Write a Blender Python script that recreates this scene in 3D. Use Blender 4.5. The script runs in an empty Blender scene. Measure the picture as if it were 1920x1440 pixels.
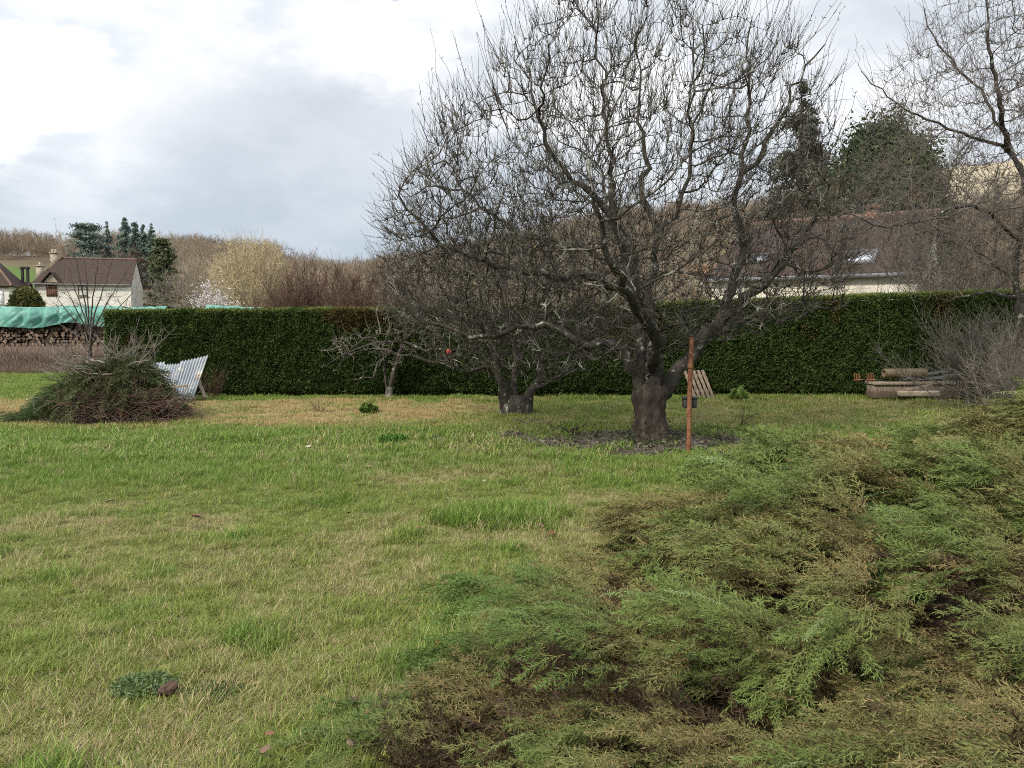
import bpy, math, random
import numpy as np
from mathutils import Vector, Matrix

R = math.radians
scene = bpy.context.scene
C = scene.collection
rng = np.random.default_rng(7)
random.seed(7)

# ------------------------------------------------------------------ camera, world, sun
F = 1480.0                      # focal length in photo pixels (1920 wide)
CAMZ = 1.6
PITCH = math.atan((720 - 612) / F)
cam_d = bpy.data.cameras.new('camera')
cam_d.sensor_width = 36.0
cam_d.lens = 36.0 * F / 1920
cam_d.clip_start = 0.05
cam_d.clip_end = 6000
cam = bpy.data.objects.new('camera', cam_d)
C.objects.link(cam)
cam.location = (0, 0, CAMZ)
cam.rotation_euler = (math.pi / 2 - PITCH, 0, 0)
scene.camera = cam
scene.view_settings.view_transform = 'Standard'
scene.view_settings.look = 'None'
scene.view_settings.exposure = 0.2
scene.view_settings.gamma = 1.0
scene.cycles.filter_width = 1.0
scene.cycles.use_denoising = False
scene.cycles.sample_clamp_indirect = 2.0
scene.cycles.sample_clamp_direct = 4.0
scene.cycles.caustics_reflective = False
scene.cycles.caustics_refractive = False

SUN_AZ, SUN_EL = R(-142), R(40)            # azimuth measured from +Y towards +X
sd = Vector((math.sin(SUN_AZ) * math.cos(SUN_EL), math.cos(SUN_AZ) * math.cos(SUN_EL), math.sin(SUN_EL)))
sl = bpy.data.lights.new('sun', 'SUN')
sl.energy = 3.8
sl.angle = R(5)
sl.color = (1.0, 0.93, 0.82)
so = bpy.data.objects.new('sun', sl)
C.objects.link(so)
so.rotation_euler = sd.to_track_quat('Z', 'Y').to_euler()
so.location = sd * 50


def build_world():
    w = bpy.data.worlds.new('World')
    scene.world = w
    w.use_nodes = True
    nt = w.node_tree
    nt.nodes.clear()
    N, Lk = nt.nodes.new, nt.links.new

    def math_n(op, a, b=None, clamp=False):
        n = N('ShaderNodeMath'); n.operation = op; n.use_clamp = clamp
        for i, v in enumerate((a, b)):
            if v is None: continue
            if isinstance(v, (int, float)): n.inputs[i].default_value = v
            else: Lk(v, n.inputs[i])
        return n.outputs[0]

    def maprange(v, a, b, c=0.0, d=1.0):
        n = N('ShaderNodeMapRange'); n.interpolation_type = 'SMOOTHSTEP'
        Lk(v, n.inputs[0])
        for i, q in enumerate((a, b, c, d)): n.inputs[i + 1].default_value = q
        return n.outputs[0]

    tc = N('ShaderNodeTexCoord')
    mp = N('ShaderNodeMapping'); mp.inputs['Scale'].default_value = (1, 1, 2.2)
    Lk(tc.outputs['Generated'], mp.inputs[0])

    def noise(scale, detail=6, rough=.55, seed=0.0):
        n = N('ShaderNodeTexNoise'); n.inputs['Scale'].default_value = scale
        n.inputs['Detail'].default_value = detail; n.inputs['Roughness'].default_value = rough
        m2 = N('ShaderNodeVectorMath'); m2.operation = 'ADD'; m2.inputs[1].default_value = (seed, seed * .7, -seed)
        Lk(mp.outputs[0], m2.inputs[0]); Lk(m2.outputs[0], n.inputs['Vector'])
        return n.outputs[0]
    n1 = noise(2.2, 7, .55, 3.1); n2 = noise(5.0, 6, .6, 9.0); n3 = noise(1.1, 3, .5, 5.5)
    sx = N('ShaderNodeSeparateXYZ'); Lk(tc.outputs['Generated'], sx.inputs[0])
    az = math_n('ARCTAN2', sx.outputs[0], sx.outputs[1])
    el = math_n('ARCSINE', sx.outputs[2])
    n4 = noise(9.0, 8, .62, 1.7)
    wob = math_n('ADD', math_n('MULTIPLY', math_n('SUBTRACT', n2, .5), .17), math_n('MULTIPLY', math_n('SUBTRACT', n4, .5), .16))
    wob1 = math_n('ADD', math_n('MULTIPLY', math_n('SUBTRACT', n1, .5), .16), math_n('MULTIPLY', math_n('SUBTRACT', n4, .5), .14))

    def blob(a0, e0, ra, re, soft0, soft1):
        # 1 inside the cloud bank, 0 outside, with a ragged edge
        da = math_n('DIVIDE', math_n('ADD', math_n('SUBTRACT', az, a0), wob), ra)
        de = math_n('DIVIDE', math_n('ADD', math_n('SUBTRACT', el, e0), wob1), re)
        d = math_n('SQRT', math_n('ADD', math_n('MULTIPLY', da, da), math_n('MULTIPLY', de, de)))
        return maprange(d, soft0, soft1, 1.0, 0.0)

    grey1 = blob(R(-11), R(9.5), R(15.5), R(8.5), .55, 1.1)     # the grey cloud bank
    grey2 = blob(R(24), R(21), R(14), R(7), .4, 1.3)
    low = maprange(el, R(3), R(15), 1.0, 0.0)                 # lower sky seen under the cloud deck
    white = blob(R(-34), R(13.6), R(10.5), R(4.2), .74, 1.0)
    upper = maprange(n3, .35, .65)

    def mix(fac, a, b):
        n = N('ShaderNodeMix'); n.data_type = 'RGBA'
        if isinstance(fac, (int, float)): n.inputs[0].default_value = fac
        else: Lk(fac, n.inputs[0])
        for s, v in ((6, a), (7, b)):
            if isinstance(v, tuple): n.inputs[s].default_value = (*v, 1)
            else: Lk(v, n.inputs[s])
        return n.outputs[2]
    cl = mix(maprange(n2, .36, .66), (0.70, 0.745, 0.80), (1.06, 1.06, 1.06))
    cl = mix(math_n('MULTIPLY', upper, .35), cl, (0.82, 0.87, 0.98))
    g = math_n('MAXIMUM', grey1, math_n('MULTIPLY', grey2, .55))
    greycol = mix(maprange(n2, .32, .68), (0.555, 0.605, 0.675), (0.65, 0.69, 0.75))
    cl = mix(math_n('MULTIPLY', g, .9), cl, greycol)
    lowcol = mix(maprange(n2, .3, .7), (0.42, 0.51, 0.60), (0.56, 0.63, 0.70))
    cl = mix(math_n('MULTIPLY', low, .85), cl, lowcol)
    cl = mix(math_n('MULTIPLY', white, .85), cl, (1.02, 1.03, 1.03))
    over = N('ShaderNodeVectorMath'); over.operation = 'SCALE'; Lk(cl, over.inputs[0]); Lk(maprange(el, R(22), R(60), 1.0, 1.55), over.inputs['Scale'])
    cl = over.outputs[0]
    sky = N('ShaderNodeTexSky'); sky.sky_type = 'NISHITA'; sky.sun_disc = False
    sky.sun_elevation = SUN_EL; sky.sun_rotation = SUN_AZ
    b1 = N('ShaderNodeBackground'); b1.inputs[1].default_value = .12
    Lk(sky.outputs[0], b1.inputs[0])
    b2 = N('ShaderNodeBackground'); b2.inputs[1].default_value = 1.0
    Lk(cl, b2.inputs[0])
    ms = N('ShaderNodeMixShader')
    hole = math_n('MAXIMUM', math_n('MULTIPLY', maprange(n2, .62, .74), maprange(el, R(24), R(34))), blob(R(-7), R(23.0), R(5.5), R(2.2), .45, 1.0))
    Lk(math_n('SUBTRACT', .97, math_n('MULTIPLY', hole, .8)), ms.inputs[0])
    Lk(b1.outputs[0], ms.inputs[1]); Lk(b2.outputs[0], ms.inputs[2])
    out = N('ShaderNodeOutputWorld')
    Lk(ms.outputs[0], out.inputs[0])


build_world()

# ------------------------------------------------------------------ helpers
CP, SP = math.cos(PITCH), math.sin(PITCH)


def px(u, v, D):
    """world point seen at photo pixel (u,v), at distance y = D"""
    a, b = (u - 960) / F, (720 - v) / F
    dy = CP + b * SP; dz = -SP + b * CP
    return np.array((a / dy * D, D, CAMZ + dz / dy * D))


def gp(u, v):
    """point of the flat ground seen at photo pixel (u,v)"""
    b = (720 - v) / F
    dy = CP + b * SP; dz = -SP + b * CP
    return px(u, v, -CAMZ * dy / dz)


def uv_of(x, y):
    """photo pixel of ground points (arrays)"""
    fy = y * CP + CAMZ * SP; up = y * SP - CAMZ * CP
    fy = np.maximum(fy, .2)
    return 960 + F * x / fy, 720 - F * up / fy


def nrm(v):
    return v / np.maximum(np.linalg.norm(v, axis=-1, keepdims=True), 1e-9)


def _h(ix, iy, iz, seed):
    with np.errstate(over='ignore'):
        h = (ix.astype(np.int64) * 374761393 + iy.astype(np.int64) * 668265263 + iz.astype(np.int64) * 2147483647 + seed * 1274126177) & 0xffffffff
        h = ((h ^ (h >> 13)) * 1274126177) & 0xffffffff
        h = h ^ (h >> 16)
    return (h & 0xffff) / 65535.0


def vn(P, sc=1.0, seed=0, octv=3):
    """value noise 0..1 on (n,2) or (n,3) points"""
    P = np.asarray(P, float)
    if P.shape[-1] == 2: P = np.concatenate([P, np.zeros(P.shape[:-1] + (1,))], -1)
    out = 0; amp = 1; tot = 0
    Q = P * sc
    for o in range(octv):
        i = np.floor(Q); f = Q - i; f = f * f * (3 - 2 * f); i = i.astype(np.int64)
        r = 0
        for a in (0, 1):
            for b in (0, 1):
                for c in (0, 1):
                    w = (f[..., 0] if a else 1 - f[..., 0]) * (f[..., 1] if b else 1 - f[..., 1]) * (f[..., 2] if c else 1 - f[..., 2])
                    r = r + w * _h(i[..., 0] + a, i[..., 1] + b, i[..., 2] + c, seed + o * 17)
        out = out + amp * r; tot += amp; amp *= .5; Q = Q * 2.03
    return out / tot


def ss(x, a, b):
    t = np.clip((x - a) / (b - a), 0, 1)
    return t * t * (3 - 2 * t)


class Geo:
    def __init__(s): s.V = []; s.Fq = []; s.Ft = []; s.col = []; s.n = 0

    def add(s, V, quads=None, tris=None, col=None):
        V = np.asarray(V, float).reshape(-1, 3)
        if quads is not None and len(quads): s.Fq.append(np.asarray(quads, np.int64) + s.n)
        if tris is not None and len(tris): s.Ft.append(np.asarray(tris, np.int64) + s.n)
        c = np.zeros((len(V), 3)) + (0.5 if col is None else np.asarray(col, float))
        s.V.append(V); s.col.append(c); s.n += len(V)
        return s

    def box(s, c, size, rot=None, col=None):
        q = np.array([[x, y, z] for x in (-.5, .5) for y in (-.5, .5) for z in (-.5, .5)]) * np.array(size)
        if rot is not None: q = q @ np.array(rot).T
        s.add(q + np.array(c), [[0, 1, 3, 2], [4, 6, 7, 5], [0, 4, 5, 1], [2, 3, 7, 6], [0, 2, 6, 4], [1, 5, 7, 3]], None, col)
        return s

    def build(s, name, mat, parent=None, base=None, smooth=False, use_col=True):
        V = np.concatenate(s.V) if s.V else np.zeros((0, 3))
        if base is not None: V = V - np.array(base)
        me = bpy.data.meshes.new(name)
        q = np.concatenate(s.Fq) if s.Fq else np.zeros((0, 4), np.int64)
        t = np.concatenate(s.Ft) if s.Ft else np.zeros((0, 3), np.int64)
        me.vertices.add(len(V)); me.vertices.foreach_set('co', V.astype(np.float32).ravel())
        me.loops.add(q.size + t.size)
        me.loops.foreach_set('vertex_index', np.concatenate([q.ravel(), t.ravel()]).astype(np.int32))
        me.polygons.add(len(q) + len(t))
        ls = np.concatenate([np.arange(len(q)) * 4, q.size + np.arange(len(t)) * 3]).astype(np.int32)
        me.polygons.foreach_set('loop_start', ls)
        if smooth: me.polygons.foreach_set('use_smooth', np.ones(len(q) + len(t), bool))
        me.update(calc_edges=True)
        if use_col:
            a = me.attributes.new('Col', 'FLOAT_COLOR', 'POINT')
            c = np.concatenate(s.col); c = np.concatenate([c, np.ones((len(c), 1))], 1)
            a.data.foreach_set('color', c.astype(np.float32).ravel())
        me.materials.append(mat)
        o = bpy.data.objects.new(name, me); C.objects.link(o)
        if parent is not None: o.parent = parent
        elif base is not None: o.location = base
        return o


def thing(name, label, cat, loc=(0, 0, 0), group=None):
    o = bpy.data.objects.new(name, None); C.objects.link(o)
    o.location = tuple(float(q) for q in loc); o.empty_display_size = .2
    o['label'] = label; o['category'] = cat
    if group: o['group'] = group
    return o


def tag(o, label=None, cat=None, group=None, kind=None):
    if label: o['label'] = label
    if cat: o['category'] = cat
    if group: o['group'] = group
    if kind: o['kind'] = kind
    return o


def bevel(o, w=.01, seg=2):
    m = o.modifiers.new('bevel', 'BEVEL'); m.width = w; m.segments = seg; m.limit_method = 'ANGLE'
    return o


# ------------------------------------------------------------------ materials
def new_mat(name):
    m = bpy.data.materials.new(name); m.use_nodes = True
    nt = m.node_tree
    b = nt.nodes['Principled BSDF']
    b.inputs['Specular IOR Level'].default_value = .25
    return m, nt, b


def mat_noise(name, cols, scale=4, rough=.9, bump=.0, bscale=None, stretch=(1, 1, 1), detail=7, metal=0, spec=.25, lo=.3, hi=.7, extra=None):
    """colour ramp over object-space noise, optional bump; extra = [(colour, scale, lo, hi)] stains on top"""
    m, nt, b = new_mat(name)
    N, L = nt.nodes.new, nt.links.new
    tc = N('ShaderNodeTexCoord'); mp = N('ShaderNodeMapping'); mp.inputs['Scale'].default_value = stretch
    L(tc.outputs['Object'], mp.inputs[0])
    n = N('ShaderNodeTexNoise'); n.inputs['Scale'].default_value = scale; n.inputs['Detail'].default_value = detail
    n.inputs['Roughness'].default_value = .65
    L(mp.outputs[0], n.inputs['Vector'])
    rp = N('ShaderNodeValToRGB')
    el = rp.color_ramp.elements
    k = len(cols)
    while len(el) < k: el.new(.5)
    for i, c in enumerate(cols):
        el[i].position = lo + (hi - lo) * i / max(1, k - 1); el[i].color = (*c, 1)
    L(n.outputs[0], rp.inputs[0])
    col = rp.outputs[0]
    for (c2, sc2, a, bb) in (extra or []):
        n2 = N('ShaderNodeTexNoise'); n2.inputs['Scale'].default_value = sc2; n2.inputs['Detail'].default_value = 5
        L(tc.outputs['Object'], n2.inputs['Vector'])
        mr = N('ShaderNodeMapRange'); mr.inputs[1].default_value = a; mr.inputs[2].default_value = bb
        L(n2.outputs[0], mr.inputs[0])
        mx = N('ShaderNodeMix'); mx.data_type = 'RGBA'; L(mr.outputs[0], mx.inputs[0]); L(col, mx.inputs[6]); mx.inputs[7].default_value = (*c2, 1)
        col = mx.outputs[2]
    L(col, b.inputs['Base Color'])
    b.inputs['Roughness'].default_value = rough; b.inputs['Metallic'].default_value = metal
    b.inputs['Specular IOR Level'].default_value = spec
    if bump:
        n3 = N('ShaderNodeTexNoise'); n3.inputs['Scale'].default_value = bscale or scale * 3; n3.inputs['Detail'].default_value = 6
        L(mp.outputs[0], n3.inputs['Vector'])
        bp = N('ShaderNodeBump'); bp.inputs['Strength'].default_value = bump; bp.inputs['Distance'].default_value = .03
        L(n3.outputs[0], bp.inputs['Height']); L(bp.outputs[0], b.inputs['Normal'])
    return m


def mat_col(name, rough=.85, trans=0.0, nscale=0, namp=.3, spec=.2):
    """colour from the Col attribute, with optional fine noise and translucency for leaves"""
    m, nt, b = new_mat(name)
    N, L = nt.nodes.new, nt.links.new
    at = N('ShaderNodeAttribute'); at.attribute_name = 'Col'
    col = at.outputs['Color']
    if nscale:
        tc = N('ShaderNodeTexCoord'); n = N('ShaderNodeTexNoise'); n.inputs['Scale'].default_value = nscale; n.inputs['Detail'].default_value = 8
        n.inputs['Roughness'].default_value = .7
        L(tc.outputs['Object'], n.inputs['Vector'])
        mr = N('ShaderNodeMapRange'); mr.inputs[1].default_value = .25; mr.inputs[2].default_value = .75; mr.inputs[3].default_value = 1 - namp; mr.inputs[4].default_value = 1 + namp
        L(n.outputs[0], mr.inputs[0])
        mx = N('ShaderNodeVectorMath'); mx.operation = 'SCALE'; L(col, mx.inputs[0]); L(mr.outputs[0], mx.inputs['Scale'])
        col = mx.outputs[0]
    L(col, b.inputs['Base Color']); b.inputs['Roughness'].default_value = rough; b.inputs['Specular IOR Level'].default_value = spec
    if trans:
        t = N('ShaderNodeBsdfTranslucent'); L(col, t.inputs[0])
        ms = N('ShaderNodeMixShader'); ms.inputs[0].default_value = trans
        L(b.outputs[0], ms.inputs[1]); L(t.outputs[0], ms.inputs[2])
        L(ms.outputs[0], nt.nodes['Material Output'].inputs[0])
    return m


M = {}
M['leaf'] = mat_col('leaf', .7, .25)
M['ground'] = mat_col('ground', .95, 0, 16, .6)
M['needle'] = mat_col('needle', .65, .15)
M['hedge_leaf'] = mat_col('hedge_leaf', .95, .15, spec=.04)
M['bark_apple'] = mat_noise('bark_apple', [(.022, .019, .016), (.052, .045, .037), (.105, .095, .08)], 7, .92, .8, 24, (1, 1, .7),
                            extra=[((.33, .34, .29), 9, .60, .69), ((.27, .25, .07), 5, .68, .74)])
M['bark_trunk'] = mat_noise('bark_trunk', [(.025, .018, .0145), (.062, .046, .037), (.117, .097, .08)], 9, .95, 1.0, 22, (1, 1, .4),
                            extra=[((.20, .20, .17), 10, .68, .73)])
M['twig_apple'] = mat_noise('twig_apple', [(.022, .018, .014), (.046, .039, .031), (.12, .11, .09)], 5, .85,
                            extra=[((.30, .30, .25), 4, .55, .66)])
M['twig_grey'] = mat_noise('twig_grey', [(.075, .066, .055), (.17, .15, .125), (.30, .275, .235)], 4, .9)
M['twig_dark'] = mat_noise('twig_dark', [(.04, .03, .026), (.085, .068, .058)], 3, .9)
M['twig_red'] = mat_noise('twig_red', [(.060, .036, .027), (.115, .070, .052), (.165, .11, .083)], 1.2, .9)
M['twig_tan'] = mat_noise('twig_tan', [(.27, .215, .125), (.46, .38, .24), (.56, .48, .32)], .5, .9)
M['twig_far'] = mat_noise('twig_far', [(.21, .165, .12), (.34, .28, .205), (.42, .355, .26)], .08, .95)
def far_mat():
    m = mat_noise('twig_wood', [(.165, .140, .112), (.29, .25, .20), (.38, .335, .27)], .08, .95)
    nt = m.node_tree; b = nt.nodes['Principled BSDF']; src = b.inputs['Base Color'].links[0].from_socket
    oi = nt.nodes.new('ShaderNodeObjectInfo'); rp = nt.nodes.new('ShaderNodeValToRGB'); e = rp.color_ramp.elements
    for i, c in enumerate(((.62, .55, .50), (.95, .95, .95), (1.25, 1.15, .95), (.95, .82, .72))):
        if i > 1: e.new(.5)
        e[i].position = i / 3; e[i].color = (*c, 1)
    nt.links.new(oi.outputs['Random'], rp.inputs[0])
    mx = nt.nodes.new('ShaderNodeMix'); mx.data_type = 'RGBA'; mx.blend_type = 'MULTIPLY'; mx.inputs[0].default_value = 1
    nt.links.new(src, mx.inputs[6]); nt.links.new(rp.outputs[0], mx.inputs[7]); nt.links.new(mx.outputs[2], b.inputs['Base Color'])
    return m


M['twig_wood'] = far_mat()
M['birch'] = mat_noise('birch', [(.40, .37, .33), (.6, .57, .52)], 3, .9)
M['wood_weathered'] = mat_noise('wood_weathered', [(.13, .10, .075), (.27, .22, .17), (.36, .31, .25)], 3, .9, .3, 20, (6, 6, .6))
M['wood_brown'] = mat_noise('wood_brown', [(.075, .055, .04), (.16, .12, .088)], 4, .9, .3, 20, (5, 5, 1))
M['wood_mid'] = mat_noise('wood_mid', [(.07, .05, .036), (.15, .115, .085), (.21, .17, .13)], 3, .9, .3, 20, (6, 6, .6))
M['rust'] = mat_noise('rust', [(.10, .040, .022), (.20, .085, .045), (.27, .14, .08)], 14, .85, .3, 60)
M['iron_dark'] = mat_noise('iron_dark', [(.03, .03, .032), (.075, .072, .07)], 9, .6, metal=.4)
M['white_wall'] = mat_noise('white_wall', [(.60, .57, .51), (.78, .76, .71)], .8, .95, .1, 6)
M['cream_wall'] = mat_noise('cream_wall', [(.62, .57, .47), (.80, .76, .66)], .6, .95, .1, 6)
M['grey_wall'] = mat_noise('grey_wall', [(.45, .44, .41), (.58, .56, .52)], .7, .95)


def mat_tiles(name, c1, c2, c3, sx, sz):
    """plain clay roof tiles: brick texture, mapped on generated slope coordinates through UV"""
    m, nt, b = new_mat(name)
    N, L = nt.nodes.new, nt.links.new
    uv = N('ShaderNodeUVMap'); mp = N('ShaderNodeMapping'); mp.inputs['Scale'].default_value = (sx, sz, 1)
    L(uv.outputs[0], mp.inputs[0])
    br = N('ShaderNodeTexBrick'); br.inputs['Scale'].default_value = 1; br.offset = .5
    br.inputs['Color1'].default_value = (*c1, 1); br.inputs['Color2'].default_value = (*c2, 1); br.inputs['Mortar'].default_value = (*[q * .45 for q in c1], 1)
    br.inputs['Mortar Size'].default_value = .03; br.inputs['Brick Width'].default_value = .6; br.inputs['Row Height'].default_value = .5
    L(mp.outputs[0], br.inputs['Vector'])
    tc = N('ShaderNodeTexCoord')
    n = N('ShaderNodeTexNoise'); n.inputs['Scale'].default_value = 1.1; n.inputs['Detail'].default_value = 8; L(tc.outputs['Object'], n.inputs['Vector'])
    mr = N('ShaderNodeMapRange'); mr.inputs[1].default_value = .45; mr.inputs[2].default_value = .68; L(n.outputs[0], mr.inputs[0])
    mx = N('ShaderNodeMix'); mx.data_type = 'RGBA'; L(mr.outputs[0], mx.inputs[0]); L(br.outputs[0], mx.inputs[6]); mx.inputs[7].default_value = (*c3, 1)
    L(mx.outputs[2], b.inputs['Base Color']); b.inputs['Roughness'].default_value = .9
    bp = N('ShaderNodeBump'); bp.inputs['Strength'].default_value = .6; bp.inputs['Distance'].default_value = .02
    L(br.outputs['Fac'], bp.inputs['Height']); bp.invert = True; L(bp.outputs[0], b.inputs['Normal'])
    return m


M['tile_brown'] = mat_tiles('tile_brown', (.055, .036, .029), (.082, .053, .043), (.055, .045, .038), 6, 7)
M['tile_far'] = mat_tiles('tile_far', (.058, .038, .031), (.085, .055, .044), (.052, .043, .035), 3, 3.5)
M['tile_orange'] = mat_tiles('tile_orange', (.36, .15, .085), (.42, .19, .11), (.28, .13, .08), 3, 3)
M['stone'] = mat_noise('stone', [(.19, .16, .12), (.34, .29, .22), (.45, .4, .32)], 3, .95, .4, 9)
M['brick'] = mat_noise('brick', [(.15, .07, .048), (.25, .125, .088), (.32, .2, .15)], 6, .95, .3, 14)
M['ridge'] = mat_noise('ridge', [(.10, .062, .048), (.17, .11, .085), (.22, .16, .13)], 3, .95)
M['shutter'] = mat_noise('shutter', [(.16, .075, .045), (.22, .11, .07)], 3, .8)
M['dark_opening'] = mat_noise('dark_opening', [(.02, .02, .022), (.05, .05, .05)], 3, .5)
M['pvc'] = mat_noise('pvc', [(.70, .70, .69), (.78, .78, .77)], 2, .5)
M['zinc'] = mat_noise('zinc', [(.13, .135, .145), (.22, .225, .235)], 3, .6)
gm, gnt, gb = new_mat('window_glass')
gb.inputs['Base Color'].default_value = (.72, .76, .80, 1); gb.inputs['Roughness'].default_value = .05; gb.inputs['Metallic'].default_value = .9
M['glass'] = gm


# ------------------------------------------------------------------ tubes and trees
def tubes(g, P, Rr, cid, sides=4, col=None, knob=0.0, cap=True):
    """P (n,3) points of many chains one after another, cid = chain number of each point"""
    P = np.asarray(P, float); Rr = np.asarray(Rr, float); cid = np.asarray(cid)
    n = len(P)
    if n < 2: return
    same = cid[1:] == cid[:-1]
    d = np.zeros((n, 3)); e = P[1:] - P[:-1]
    d[:-1][same] += nrm(e[same]); d[1:][same] += nrm(e[same])
    d = nrm(d)
    # a reference direction for each chain, across its mean direction
    u, inv = np.unique(cid, return_inverse=True)
    m = np.zeros((len(u), 3)); np.add.at(m, inv, d); m = nrm(m + 1e-6)
    ref = np.where(np.abs(m[:, 2:3]) < .7, np.array([[0, 0, 1.0]]), np.array([[1.0, .3, 0]]))
    ref = nrm(ref - m * np.sum(ref * m, 1, keepdims=True))[inv]
    a = nrm(np.cross(d, ref) + 1e-9); b = np.cross(d, a)
    th = np.arange(sides) * 2 * math.pi / sides
    rr = Rr[:, None] * np.ones(sides)
    if knob:
        q = P[:, None, :] + (a[:, None, :] * np.cos(th)[None, :, None] + b[:, None, :] * np.sin(th)[None, :, None]) * Rr[:, None, None]
        rr = rr * (1 + knob * (vn(q, 7, 3, 3) - .5) * 2 + knob * .6 * (vn(q, 19, 8, 2) - .5) * 2 + (knob * .5 * (vn(q * np.array([1, 1, .3]), 46, 9, 2) - .5) * 2 if sides > 30 else 0))
    V = P[:, None, :] + (a[:, None, :] * np.cos(th)[None, :, None] + b[:, None, :] * np.sin(th)[None, :, None]) * rr[:, :, None]
    i = np.nonzero(same)[0]
    k = np.arange(sides); k2 = (k + 1) % sides
    A = i[:, None] * sides + k; B = i[:, None] * sides + k2
    Q = np.stack([A, B, B + sides, A + sides], -1).reshape(-1, 4)
    if col is not None:
        col = np.asarray(col, float)
        if col.ndim == 2: col = np.repeat(col, sides, 0)
    g.add(V.reshape(-1, 3), Q, None, col)


def resample(pts, step):
    """Catmull-Rom through pts, points about step apart"""
    P = np.asarray(pts, float)
    k = P.shape[1]
    E = np.vstack([2 * P[0] - P[1], P, 2 * P[-1] - P[-2]])
    out = []
    for i in range(len(P) - 1):
        n = max(1, int(np.linalg.norm(P[i + 1, :3] - P[i, :3]) / step))
        t = (np.arange(n) / n)[:, None]
        p0, p1, p2, p3 = E[i], E[i + 1], E[i + 2], E[i + 3]
        out.append(.5 * (2 * p1 + (p2 - p0) * t + (2 * p0 - 5 * p1 + 4 * p2 - p3) * t ** 2 + (3 * p1 - p0 - 3 * p2 + p3) * t ** 3))
    out.append(P[-1:])
    return np.vstack(out)


def grow(P0, par0, A, step, infl, kill, iters=90, trop=(0, 0, .12), jit=.3, maxc=3):
    """space colonisation from the seed nodes into the attractor cloud A"""
    n0 = len(P0)
    P = list(np.asarray(P0, float)); par = list(par0)
    PA = np.array(P); A = A.copy()
    dist = np.full(len(A), 1e9); near = np.zeros(len(A), int)
    for s in range(0, len(PA), 400):
        dd = np.linalg.norm(A[:, None, :] - PA[None, s:s + 400, :], axis=2)
        j = dd.argmin(1); dm = dd[np.arange(len(A)), j]
        w = dm < dist; dist[w] = dm[w]; near[w] = j[w] + s
    nch = np.zeros(200000, int)
    trop = np.array(trop)
    for it in range(iters):
        m = (dist < infl) & (nch[near] < maxc)
        if not m.any(): break
        idx = near[m]
        PA = np.array(P)
        vec = nrm(A[m] - PA[idx])
        act, inv = np.unique(idx, return_inverse=True)
        S = np.zeros((len(act), 3)); np.add.at(S, inv, vec)
        d = nrm(nrm(S) + trop + jit * rng.normal(size=(len(act), 3)))
        new = PA[act] + d * step * rng.uniform(.8, 1.2, (len(act), 1))
        k0 = len(P)
        P.extend(new); par.extend(act.tolist()); nch[act] += 1
        for s in range(0, len(new), 400):
            dd = np.linalg.norm(A[:, None, :] - new[None, s:s + 400, :], axis=2)
            j = dd.argmin(1); dm = dd[np.arange(len(A)), j]
            w = dm < dist; dist[w] = dm[w]; near[w] = j[w] + s + k0
        keep = dist > kill
        A, dist, near = A[keep], dist[keep], near[keep]
        if len(A) == 0 or len(P) > 60000: break
    return np.array(P), np.array(par)


def pipe_radii(par, tip, ex=2.3):
    n = len(par); acc = np.zeros(n); r = np.zeros(n)
    for i in range(n - 1, -1, -1):
        r[i] = max(tip, acc[i] ** (1 / ex)) if acc[i] > 0 else tip
        if par[i] >= 0: acc[par[i]] += r[i] ** ex
    return r


def chains(par, r, skip):
    """split the node tree into chains that follow the thickest child; nodes in skip are drawn elsewhere"""
    n = len(par); heavy = np.full(n, -1); best = np.zeros(n)
    for i in range(n):
        p = par[i]
        if p >= 0 and not skip[i] and r[i] > best[p]: best[p] = r[i]; heavy[p] = i
    out = []
    for i in range(n):
        p = par[i]
        if skip[i] or p < 0: continue
        if heavy[p] == i and not skip[p]: continue
        c = [p, i]; j = heavy[i]
        while j >= 0: c.append(j); j = heavy[j]
        out.append(c)
    return out


def side_twigs(P, dirs, L, r0, k=4, up=.4, curl=.25):
    """n little shoots: arrays of k points each, bending upwards"""
    n = len(P)
    t = np.linspace(0, 1, k)[None, :, None]
    bend = rng.normal(size=(n, 1, 3)) * curl + np.array([0, 0, up])
    X = P[:, None, :] + dirs[:, None, :] * (t * L[:, None, None]) + bend * (t ** 2) * L[:, None, None] * .6
    X[:, 1:, :] += rng.normal(size=(n, k - 1, 3)) * (L * .022)[:, None, None]
    Rr = r0[:, None] * np.linspace(1, .45, k)[None, :]
    return X.reshape(-1, 3), Rr.ravel(), np.repeat(np.arange(n), k)


def envelope(n, c, rad, low=.6, fill=1.0):
    """random points in an ellipsoid whose lower half is flattened by low"""
    v = nrm(rng.normal(size=(n, 3))) * (rng.uniform(0, 1, (n, 1)) ** (fill / 3))
    v[:, 2] = np.where(v[:, 2] < 0, v[:, 2] * low, v[:, 2])
    return np.array(c) + v * np.array(rad)


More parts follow.
